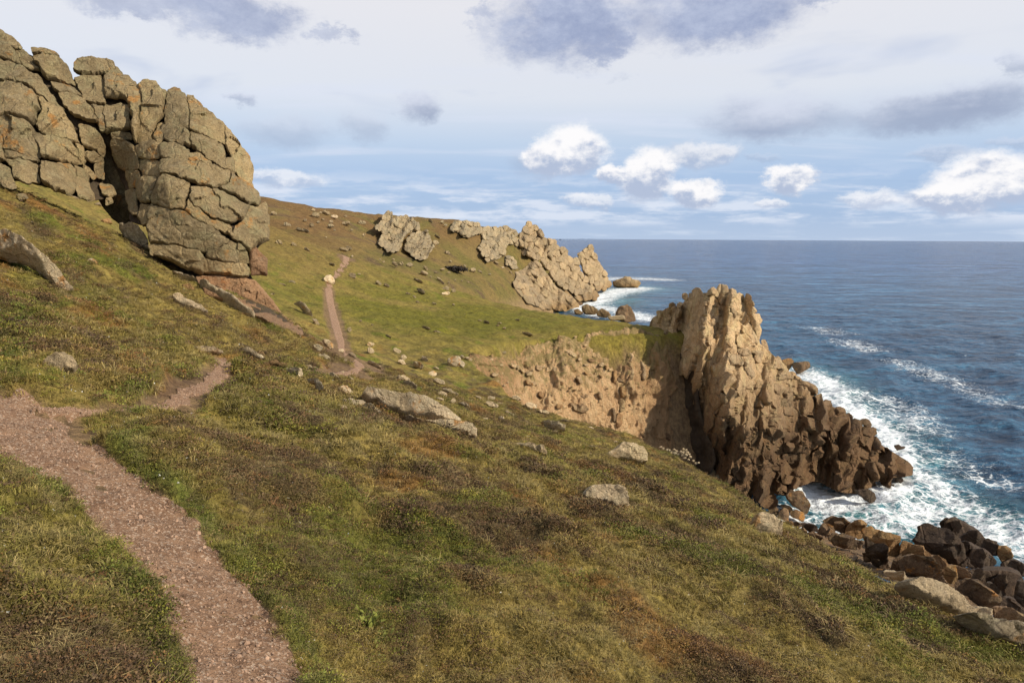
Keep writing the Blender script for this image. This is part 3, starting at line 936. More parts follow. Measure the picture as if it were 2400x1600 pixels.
def block(name, poly, dfn, mat, parent=None, T=16, Rr=12, back=30, p=2.6, out=(0.1, -0.97, 0.22), sp=3.2, push=0.0, tilt=(0, 0), facets=0,
          amp=1.0, fr=1.0, bamp=1.0, grow=0.0, wedge=0.0, frac=None, sharp=None, fs=1.0, seed=0, corner=0.2, ribs=0.0):
    """a rounded, jointed block of rock: outline (photo pixels) set at its distance, with a worked front, sides and back.
    T, Rr, back, push, amp are in pixels at the block's distance (so they scale to metres with it)."""
    rs = np.random.default_rng(int(abs(poly).sum() * 7) % 100000 + seed)
    poly = np.asarray(poly, float)
    ar = 0.5 * np.sum(poly[:, 0] * np.roll(poly[:, 1], -1) - np.roll(poly[:, 0], -1) * poly[:, 1])
    if ar < 0:
        poly = poly[::-1]
    rough = chaikin(poly, corner)
    # resample the outline
    q = np.roll(rough, -1, 0); L = np.linalg.norm(q - rough, axis=1)
    n = max(10, int(L.sum() / sp))
    s = np.r_[0, np.cumsum(L)]; tt = np.linspace(0, s[-1], n, endpoint=False)
    cl = np.vstack([rough, rough[:1]])
    bd = np.c_[np.interp(tt, s, cl[:, 0]), np.interp(tt, s, cl[:, 1])]
    wob = np.c_[n2(bd[:, 0], bd[:, 1], 14, 3, 3.0), n2(bd[:, 0], bd[:, 1], 14, 3, 41.0)]
    bd = bd + wob * min(bamp * 1.6, L.sum() * .02)
    if grow:
        tg = np.roll(bd, -1, 0) - np.roll(bd, 1, 0); tg /= np.linalg.norm(tg, axis=1)[:, None] + 1e-9
        bd = bd - np.c_[-tg[:, 1], tg[:, 0]] * grow
    lo, hi = bd.min(0), bd.max(0)
    gx, gy = np.meshgrid(np.arange(lo[0], hi[0], sp), np.arange(lo[1], hi[1], sp * .87))
    gx = gx + (np.arange(gx.shape[0])[:, None] % 2) * sp * .5
    g = np.c_[gx.ravel(), gy.ravel()] + rs.uniform(-.22, .22, (gx.size, 2)) * sp
    tg = np.roll(bd, -1, 0) - np.roll(bd, 1, 0); tg /= np.linalg.norm(tg, axis=1)[:, None] + 1e-9
    nin = np.c_[-tg[:, 1], tg[:, 0]]
    rings = [bd + nin * e for e in (sp * .22, sp * .62)]
    g = np.vstack([g] + rings)
    ins = inside(g, bd); g = g[ins]
    dist = seg_dist(g, bd)
    keep = dist > sp * .15
    isr = np.r_[np.zeros(gx.size, bool), np.ones(2 * len(bd), bool)][ins]
    keep &= isr | (dist > sp * .95)
    keep &= ~isr | (dist > sp * .15)
    g = g[keep]; dist = dist[keep]
    nb = len(bd)
    allp = np.vstack([bd, g])
    r = delaunay_2d_cdt([Vector(v) for v in allp], [(i, (i + 1) % nb) for i in range(nb)], [], 1, 1e-4)
    vs = np.array([v[:] for v in r[0]])
    tri = [f for f in r[2] if len(f) == 3]
    if not tri:
        return None
    tri = np.array(tri)
    onb = np.zeros(len(vs), bool)
    for i, og in enumerate(r[3]):
        if any(j < nb for j in og):
            onb[i] = True
    d = seg_dist(vs, bd); d[onb] = 0
    Rm = min(Rr, d.max() * 1.15 + 1e-6)
    prof = (1 - np.clip(1 - d / Rm, 0, 1) ** p) ** (1 / p)
    c = vs.mean(0); ext = np.ptp(bd, axis=0).max()
    rel = (vs - c) / ext
    if facets:
        f = np.full(len(vs), 9.0)
        for k in range(facets):
            a = rs.uniform(0, 2 * math.pi); sl = rs.uniform(.5, 1.5) * fs
            f = np.minimum(f, rs.uniform(.72, 1.1) + sl * (rel[:, 0] * math.cos(a) + rel[:, 1] * math.sin(a)))
        prof = np.minimum(prof, np.clip(f, .12, 1.2))
    if wedge:
        w0 = rs.uniform(-.28, .12)
        prof = np.minimum(prof, np.clip(1.0 + wedge * rs.uniform(.7, 1.5) * (rel[:, 0] - w0 + rs.uniform(-.25, .25) * rel[:, 1]), .05, 2))
    Tm = min(T, ext * .6)
    h = Tm * prof * (1 + tilt[0] * rel[:, 0] * 2 + tilt[1] * rel[:, 1] * 2) + push
    Y = dfn(vs[:, 0], vs[:, 1]) if callable(dfn) else np.full(len(vs), float(dfn))
    mpp = float(np.mean(Y)) / FPX
    if frac:
        # joint-bounded sub-faces: each a little proud or set back, each with its own tilt
        cs, fa, ax = frac
        k = max(2, int(abs(ar) / (cs * cs * ax)))
        sd = vs[rs.integers(0, len(vs), k)]
        mt_ = np.array([1.0, 1.0 / ax])
        jj = vs + 1.5 * np.c_[n2(vs[:, 0], vs[:, 1], 9, 2, 7.7), n2(vs[:, 0], vs[:, 1], 9, 2, 17.7)]
        idc = np.abs((jj[:, None] - sd[None]) * mt_).max(-1).argmin(1)
        offc = rs.normal(0, 1, k); tl = rs.normal(0, .9, (k, 2)) / cs
        h = h + fa * (offc[idc] + ((vs - sd[idc]) * tl[idc]).sum(1)) * prof.clip(0, 1)
    base = at(vs[:, 0], vs[:, 1], Y)
    out = np.array(out, float); out /= np.linalg.norm(out)
    side = np.array([-out[1], out[0], 0]); side = -side / np.linalg.norm(side); upv = np.cross(side, out)
    front = base + out * (h * mpp)[:, None]
    fq = front / mpp
    a1 = min(1, ext / 60)
    nz = amp * a1 * (5.0 * fbm(fq / (42 * fr), 3) + 1.8 * np.abs(fbm(fq / (19 * fr) + 5, 2)))
    lat = amp * a1 * 2.2 * np.stack([perlin(fq / (20 * fr) + 9.1), perlin(fq / (20 * fr) + 77.7)], -1)
    if ribs:
        nz = nz + ribs * (perlin(np.c_[vs[:, 0] / 16 + vs[:, 1] / 90, vs[:, 1] / 160, vs[:, 0] * 0]) + .5 * perlin(np.c_[vs[:, 0] / 6.5 + vs[:, 1] / 40, vs[:, 1] / 60, vs[:, 0] * 0 + 3]))
    wgt = .25 + .75 * prof.clip(0, 1)
    front = front + out * (nz * mpp * wgt)[:, None] + (side * lat[:, :1] + upv * lat[:, 1:]) * mpp * wgt[:, None]
    bprof = (1 - np.clip(1 - d / (Rm * 1.2), 0, 1) ** 2.2) ** (1 / 2.2)
    bc = base.mean(0); vd = (bc - CAM) * np.array([1, 1, .35]); vd /= np.linalg.norm(vd)
    backv = bc + (base - bc) * (1 - .22 * bprof)[:, None] + vd * (bprof * back * mpp)[:, None] + out * (push * mpp)
    bi = np.where(~onb)[0]
    remap = np.arange(len(vs)); remap[bi] = len(vs) + np.arange(len(bi))
    verts = np.vstack([front, backv[bi]])
    # orientation: front faces look along +out
    a_, b_, c_ = front[tri[:, 0]], front[tri[:, 1]], front[tri[:, 2]]
    if np.sum(np.cross(b_ - a_, c_ - a_) @ out) < 0:
        tri = tri[:, ::-1]
    faces = np.vstack([tri, remap[tri[:, ::-1]]])
    org = verts.mean(0); org[2] = verts[:, 2].min()
    o = mesh_obj(name, verts - org, faces, mat)
    if sharp:
        o.data.set_sharp_from_angle(angle=R(sharp))
    if parent is not None:
        o.parent = parent
        o.location = Vector(org) - parent.location
    else:
        o.location = org
    return o


def clip_half(poly, a, b, c):
    """keep a*x + b*y <= c"""
    out = []
    n = len(poly)
    for i in range(n):
        p, q = poly[i], poly[(i + 1) % n]
        dp, dq = a * p[0] + b * p[1] - c, a * q[0] + b * q[1] - c
        if dp <= 0: out.append(p)
        if (dp < 0 < dq) or (dq < 0 < dp):
            t = dp / (dp - dq); out.append((p[0] + t * (q[0] - p[0]), p[1] + t * (q[1] - p[1])))
    return out


def cells(outline, size, aniso=1.0, angle=0.0, seed=0, jitter=1.0, grow=0.4):
    """irregular joint-bounded cells filling an outline (photo pixels); size may be a function of position"""
    rs = np.random.default_rng(seed)
    ca, sa = math.cos(R(angle)), math.sin(R(angle))
    M = np.array([[ca, sa], [-sa, ca]])          # rotate so that the long axis is second
    f = lambda p: (p @ M.T) * np.array([1.0, 1.0 / aniso])
    fi = lambda p: (p * np.array([1.0, aniso])) @ M
    o2 = f(outline)
    lo, hi = o2.min(0), o2.max(0)
    buf = np.full((4000, 3), 1e9); np_ = 0
    for q in rs.uniform(lo, hi, (6000, 2)):
        if np_ == 0 or ((buf[:np_, :2] - q) ** 2).sum(1).min() > (size * .80) ** 2:
            buf[np_] = (q[0], q[1], size); np_ += 1
    pts = buf[:np_]
    ins = inside(pts[:, :2], o2)
    near = seg_dist(pts[:, :2], o2)
    inner = pts[ins & (near > pts[:, 2] * .15)]
    gh = []
    for a, b in zip(o2, np.roll(o2, -1, 0)):
        n = max(1, int(np.linalg.norm(b - a) / (pts[:, 2].mean() * .6)))
        nrm = np.array([b[1] - a[1], a[0] - b[0]]); nrm = nrm / (np.linalg.norm(nrm) + 1e-9)
        for t in (np.arange(n) + .5) / n:
            c = a + (b - a) * t
            for sg in (1, -1):
                qq = c + nrm * sg * pts[:, 2].mean() * grow
                if not inside(qq[None], o2)[0]:
                    gh.append(qq)
    ghs = np.array(gh)
    al = np.vstack([inner[:, :2], ghs])
    res = []
    for i in range(len(inner)):
        c = inner[i, :2]; s = inner[i, 2] * 2.2
        poly = [(c[0] - s, c[1] - s), (c[0] + s, c[1] - s), (c[0] + s, c[1] + s), (c[0] - s, c[1] + s)]
        dd = ((al - c) ** 2).sum(1)
        for j in np.argsort(dd)[1:22]:
            q = al[j]
            mid = (c + q) / 2
            poly = clip_half(poly, q[0] - c[0], q[1] - c[1], (q - c) @ mid)
            if len(poly) < 3: break
        if len(poly) >= 3:
            w = fi(np.array(poly))
            cc = w.mean(0)
            res.append(cc + (w - cc) * .985)
    return res


def base_loc(px, py, Y, z=None):
    p = at(px * DS, py * DS, Y)
    return Vector((p[0], p[1], p[2] if z is None else z))


# ---- the tor on the left: two masses with a grassy gully between them
tor_d = depth_tps([(0, 70, 40), (150, 130, 41), (0, 400, 35), (200, 470, 36), (230, 300, 39.5), (390, 210, 42), (560, 350, 41.5), (600, 440, 41), (350, 420, 37.5),
                   (350, 590, 36), (450, 500, 36.3), (600, 540, 38.5), (690, 768, 39.6), (480, 660, 36.8), (255, 420, 40.5), (100, 300, 37.5), (180, 150, 42), (-60, 60, 40), (-60, 420, 34.5)])
_tgx, _tgy = np.meshgrid(np.arange(-60, 780, 12.0), np.arange(380, 830, 9.0))
_tY = np.full(_tgx.shape, 90.0)
for _y in np.linspace(60, 24, 130):
    _p = at(_tgx, _tgy, np.full(_tgx.shape, _y))
    _tY = np.where(_p[..., 2] - G1(_p[..., 0], _p[..., 1]) < .15, _y, _tY)
_tor = tor_d


def tor_d(x, y):
    """faces of the tor, never behind the turf they rise from"""
    x = np.asarray(x, float); y = np.asarray(y, float)
    fx_ = np.clip((x + 60) / 12, 0, _tgx.shape[1] - 1.01); fy_ = np.clip((y - 380) / 9, 0, _tgx.shape[0] - 1.01)
    i, j = fx_.astype(int), fy_.astype(int); a, b = fx_ - i, fy_ - j
    g = (_tY[j, i] * (1 - a) + _tY[j, i + 1] * a) * (1 - b) + (_tY[j + 1, i] * (1 - a) + _tY[j + 1, i + 1] * a) * b
    return np.where(y > 385, np.minimum(_tor(x, y), np.maximum(g - .25, 33)), _tor(x, y))


OUT_T = (0.38, -0.88, 0.28)
left_polys = ['-4,4 0,6.5 9,12 16.5,19.5 16,21.5 9,20 0,17 -4,16', '-4,16.5 0,17 9,20.5 13,25 16,33 10,32 0,28 -4,27', '11,20.5 16.5,20.5 24,27 30,37.5 24,36.5 17.5,34 14,26',
              '25,26 35,27 46,29 51,34 54,41 58,49 52,48 35,43.5 31,37 26,30', '25,22.8 33,22.5 41,24.5 46,28.5 35,27 25.5,26', '-4,29 0,30 17,36 31,44 40,57 49,69 41,65 28,55 20,49 0,46.5 -4,45.5',
              '-4,46.5 0,47 16,49 27,56 32,69 28,70 29,76 24,80 13,75 0,74 -4,73', '28,56 40,65 49,70 56,80 61.5,94.5 54,93 35,88 27,81 30,73 33,69', '39,47.5 50,49 57,52 63,58 56,56.5 47,55.5 42,52',
              '45,56 57,57 64,60 71,69 75,77.5 68,77 56,72 50,66', '-4,74.5 0,74.5 13,76 24,80.5 27,85 25.5,90 31,96 31.5,105 24,104 4,99 3,90 0,86 -4,85', '26,85 34,89 36,95 32,98 26.5,91',
              '33,90 40,89 54,93.5 60,100 64,110 56,110 33,105 32,98', '4,99 30,106 28,108 10,106 4.5,106', '5,107.5 16,107 29,110 30,124 20,125 11,120 10,112', '32,109 45,110 56,111 59,119 59,129 54,133 42,130 33,123',
              '57,110 65,114 68,119 68,123 60,120', '59,120 68,124 73.5,137 68,139 61,136 59,129', '61,80 68,82 76,86 81,96 79,105 75,100 65,97 62,89', '64,101 72,101 79,106 79,111 72,109 66,107', '58,95 64,96 66,108 64,111 60,100',
              '-4,109 0,109.5 8,113 13,128 6,128 0,124 -4,123', '64,111 69,113 74,120 72,121.5 66,116', '72,111 79,110 80,122 74,120', '76,124 86,126 89,132 84,135 79,133', '81,135 85,135 86,138 81,140', '-4,85 0,86 3,90 4,107 0,109 -4,109',
              '13,134 20,133 22,136 16,138']
tor_a = thing('granite_outcrop', base_loc(120, 440, 36), 'rounded stepped mass of jointed granite at the far left edge', 'rock outcrop', 'granite outcrops above the path')
right_polys = ['56.5,38 58.5,30 64,29.2 74,30 82,29.5 87,33 95.5,41.5 88,39.5 82,40 73,41 64,43', '57,44 65,42.5 76,42 80,47 80.5,63 74,62.5 65,61.5 62,54', '80,47 84,40 90,39.5 98,43 106,49.5 100,52 98.5,62 92,59.5 82,60 80.5,56',
               '99,52 106,49.5 108.5,56 108,70 106,88 105,95 102,90 101.5,74 99,64', '106,51 108,48 113,46.8 119.5,48 122,52 125,56 125.5,74 120,79 116,89 117,92 106,94 106.5,85 109,70 109,58', '122,52 128,54.5 126.2,62 125.5,74 123,64',
               '129,53 133,51.5 138,53 143,58.5 144.5,70 144.5,84.5 136,82 126.5,79 126.2,68 127.5,60', '143.5,58 148,59 154,65 165,74 172,80 173,95 164,91 154,88 145.5,85 145.5,70', '172,80 179,88 185,96 190.5,105 194,111 193.5,120 194,127.5 188,124 180,116 178,105 173,96',
               '124,80.5 129,79.5 140,83 145,86 146,96 138,95 127,91.5 124,86', '145.5,86.5 153,88.5 164,92 171,96 172,105 169,109 162,107 152,100 146,96', '103,98 110,93 117,92.5 123,94.5 122,105 113,105.5 106,105',
               '122.5,96 130,93.5 138,96 145,100 145,107 138,107.5 123,105.5', '145,102 152,101 162,109 160,111 145,108', '105.5,106 115,106 123,107 122,117 118,118.5 110,117.5 106,111',
               '123,107.5 135,107.5 150,110 162,111.5 176,116 177,124 166,128 148,125 135,120 122.5,117.5', '177,117 183,122 196,130 200,137 198,141 190,140 180,133 168,129 177,124', '84.5,87 92,85 100,85.5 101,90 95,90 87,91.5', '85,91 96,90.5 102,96 106,106 106,114 96,114.5 90,111 86,102',
               '69,64 79,65 80,84 77,84 74,74', '80,65 93,62.5 98.5,65 100.5,83 90,85 80.5,85.5', '117,90 121,79 125,77 126,90 122,94', '163,108 171,106 179,106 180,116 170,113', '96,115 106,115 108,126 100,128 97,122']
right2 = ['94,8 100,5 109,5.5 105,15 104,22 97,22.5 94,17', '104.5,17 110,6 115,4.5 124,7.5 131,10 129,19 126,27 118,27.5 105,22.5', '86,14 93,13 94.5,20 94.5,25 88,24', '88,22 94.5,21.5 95,30 91,30 88,26', '97,23 103,24 102,36 99,38 95,32',
          '132,12 145,13 158,18 166,23 172,25 168,34 158,36 146,33 134,24 130,20', '172,25 177,25 183,21 185,30 186,40 185,48 178,50 172,56 166,50 160,46 162,38 168,34', '127,28 130,21 134,25 146,34 158,37 161,46 154,42 144,39.5 133,34',
          '103.5,23.5 118,28 126,28.5 137,36 150,42 158,49 156,51 143,57 138,56 125,54 113,51.5 103.5,50.5 101,40 102,30', '158,49 166,51 170,55 164,57 156,51', '103,51.5 114,52 125,54.5 138,57 142,62 140,72 130,69 120,64 109,60 103,57',
          '142,61 143,58 156,52 164,57 165,64 156,65 150,64', '141,62 150,64 156,65 170,65 172,70 170,74 156,72 141,71', '164,57 170,56 172,64 165,64']
tor_b = thing('granite_outcrop', base_loc(500, 690, 38), 'tall bulging granite tower with overhanging foot beside the footpath slope', 'rock outcrop', 'granite outcrops above the path')
MO = MAT['granite_outcrop']
rb = random.Random(3)
for polys, reg, par in ((left_polys, Z1, tor_a), (right_polys, Z1, tor_b), (right2, Z2, tor_b)):
    for s in polys:
        pl = P(s, reg)
        ext = np.ptp(pl, axis=0).max()
        block('block', pl, tor_d, MO, par, T=min(24, ext * .28), Rr=min(6, ext * .11), back=60, out=OUT_T, sp=2.6 if ext > 45 else 2.0, push=rb.uniform(-7, 7),
              tilt=(rb.uniform(-.25, .25), rb.uniform(-.35, .15)), amp=.75, bamp=2.2, facets=3 if ext > 50 else 1, p=1.7, grow=1.5, corner=.06, fr=.6, frac=(38, 3.2, .8), sharp=38)
for s, lab in (('135,73 150,72 170,74.5 176,76 183,84 188,90 194,99 183,97 174,93 160,87 150,85 138,79', 'rusty red stained foot block'), ('140,79 150,85 160,88 172,93 175,97 170,97 156,91 140,87', None), ('172.5,56 176,53 179,56 184,61 183.8,72 178,71.5 173.5,72 172,64', None),
               ('175,99 183,98 194,99.5 200,103 208,109 208.5,113 200,111 188,106 178,102', None)):
    pl = P(s, Z2)
    o = block('block', pl, tor_d, MAT['granite_rusty'], tor_b, T=16, Rr=14, back=60, out=OUT_T, sp=2.4, push=0, amp=.6, facets=2, frac=(26, 2.5, .8), sharp=38, p=1.7, grow=1.5, corner=.06)
    if lab: o['label'] = lab
shift_d = lambda k: (lambda x, y: tor_d(x, y) + k)
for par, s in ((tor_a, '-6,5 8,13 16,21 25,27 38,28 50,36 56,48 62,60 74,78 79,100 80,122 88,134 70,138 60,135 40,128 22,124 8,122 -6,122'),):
    block('bedrock', P(s, Z1), shift_d(.55), MAT['granite_shade_core'], par, T=3, Rr=6, back=200, out=(.1, -.99, .1), sp=7, amp=.6)
block('bedrock', P('60,40 80,33 95,44 108,52 120,50 128,56 142,58 152,66 170,82 184,100 192,116 190,126 180,134 198,142 204,148 204,160 100,160 97,128 90,118 84,100 76,84 66,62', Z1), shift_d(.6), MAT['granite_shade_core'], tor_b, T=3, Rr=6, back=200, out=(.1, -.99, .1), sp=7, amp=.6)
block('bedrock', P('96,10 130,10 170,22 183,24 184,46 172,60 172,72 182,84 192,98 206,110 190,108 160,90 138,76 104,58', Z2), shift_d(.6), MAT['granite_shade_core'], tor_b, T=3, Rr=6, back=200, out=(.1, -.99, .1), sp=7, amp=.6)

# ---- crumbling cliff above the cove
cliff_d = depth_tps([(1085, 815, 80.5), (1240, 930, 87), (1300, 850, 93), (1400, 900, 95), (1450, 1000, 94), (1550, 1000, 98), (1500, 800, 101.5), (1400, 775, 101), (1400, 1060, 91), (1150, 920, 81), (1200, 800, 93.5), (1620, 1100, 99), (1320, 775, 98.5), (1570, 800, 103)])
_cd = cliff_d


def cliff_d(x, y):
    x = np.asarray(x, float); y = np.asarray(y, float)
    q = np.stack([x / 48.0, y / 85.0, np.zeros_like(x)], -1)
    return _cd(x, y) + 1.7 * perlin(q + 1.7) + .7 * np.abs(perlin(q * 2.6 + 8.1))


cl = thing('eroded_cliff', base_loc(1450, 1040, 93), 'crumbling tan cliff of bare earth and rock above the dark cave', 'cliff')
block('cliff_face', P('108,81.2 110,82 113,81.4 116,82.3 119,80.6 121,80.2 123,78.6 127,78.8 130,77 134,77.6 138,75.8 142,76.4 146,74.6 150,76.4 154,77.6 158,79.8 157,85 155,92 155,100 163,110 162,116 140,110 124,103 115,96 110,86', DD), cliff_d, MAT['soil'], cl, T=3, Rr=20, back=90, push=-14, out=(.45, -.86, .25), sp=2.4, amp=1.2, ribs=4.5, bamp=6.0, fr=.8, frac=(15, 1.5, 2.0))
ribp = ['98,57 102,56 104,60 103,66 100,69 97,65', '97,69 101,70 101,75 98,77', '96,77 100,77 100,84 97,86', '93,60 95,59 95,66 93,68', '104,58 106,60 105,66 103,64', '95,86 99,86 98,94 95,95', '92,83 94,82 95,90 93,92', '70,64 73,63 75,67 73,68', '68,80 76,80 79,84 74,86 69,84',
        '102,48 106,50 104,55 101,52', '56,57 59,58 58,61 55,60', '66,47 71,50 70,52 66,50', '39,65 44,67 44,69 40,68', '92,42 95,44 93,46', '75,60 78,61 77,63', '60,66 63,67 62,69 59,68', '52,58 54,57 55,60 52,61', '110,54 112,55 113,65 111,66', '125,97 128,99 128,103 125,101', '110,97 113,99 112,101 110,100',
        '88,44 91,43 92,45', '78,52 82,53 81,55 78,54', '84,62 87,63 86,65', '62,55 65,56 64,58', '46,56 50,57 49,60 46,59', '36,58 39,60 38,62', '48,72 52,74 50,77 47,75', '58,80 62,80 62,83 58,83', '33,56 36,57 35,60', '40,60 44,60 43,63 40,63', '88,56 90,57 89,60', '84,72 87,74 86,78 84,76']
Z4 = (1080, 640, 2.614)
for s in ribp:
    pl = P(s, Z4)
    block('stone', pl, lambda x, y: cliff_d(x, y) + .55, MAT['granite_golden' if rb.random() < .4 else 'granite_headland'], cl, T=7, Rr=6, back=14, out=(.45, -.86, .25), sp=2.0, amp=.8, facets=2)
for k in range(80):
    cx = rb.uniform(1120, 1500); cy = rb.uniform(830, 960) if rb.random() < .8 else rb.uniform(800, 1000)
    if not inside(np.array([[cx, cy]]), P('110,83 121,81 133,79 146,78 153,82 152,92 150,98 140,97 124,93 114,88', DD))[0]:
        continue
    w = rb.choice([2.5, 3, 3.5, 4, 5, 7, 9]) * rb.uniform(.8, 1.2); a0 = rb.uniform(0, 6.28)
    pl = np.array([(cx + w * math.cos(a0 + a) * rb.uniform(.7, 1.2), cy + .7 * w * math.sin(a0 + a) * rb.uniform(.7, 1.2)) for a in np.linspace(0, 5.4, 7)])
    block('stone', pl, lambda x, y: cliff_d(x, y) + .64, MAT['granite_headland'], cl, T=w * .8, Rr=3, back=10, out=(.45, -.86, .25), sp=1.7, amp=.8, facets=3)

# ---- the headland: a pinnacle of columns above a bouldery foot
head_d = depth_tps([(1650, 660, 103), (1510, 730, 112), (1560, 780, 104), (1650, 800, 97), (1700, 1000, 91.5), (1580, 950, 103), (1600, 1000, 99), (1640, 950, 94), (1720, 1180, 92.5), (1860, 1190, 95.5),
                    (1800, 1190, 94.2), (1810, 1000, 100), (1900, 1130, 103.5), (1960, 1125, 105), (2035, 1112, 107), (2035, 1060, 111), (1900, 1000, 107), (1830, 830, 115), (1740, 780, 106), (1880, 900, 114),
                    (2010, 1000, 117), (1850, 1080, 107), (1700, 700, 103), (1560, 870, 104), (1620, 870, 97), (1760, 900, 100), (1690, 900, 95)])
_hd = head_d


def head_d(x, y):
    """buttresses and gullies running down the headland"""
    x = np.asarray(x, float); y = np.asarray(y, float)
    u = x + .18 * (y - 900)
    q = np.stack([u / 34.0, y / 150.0, np.zeros_like(u)], -1)
    return _hd(x, y) + 4.4 * perlin(q + 4.4) + 1.4 * perlin(q * 2.3 + 9.9)


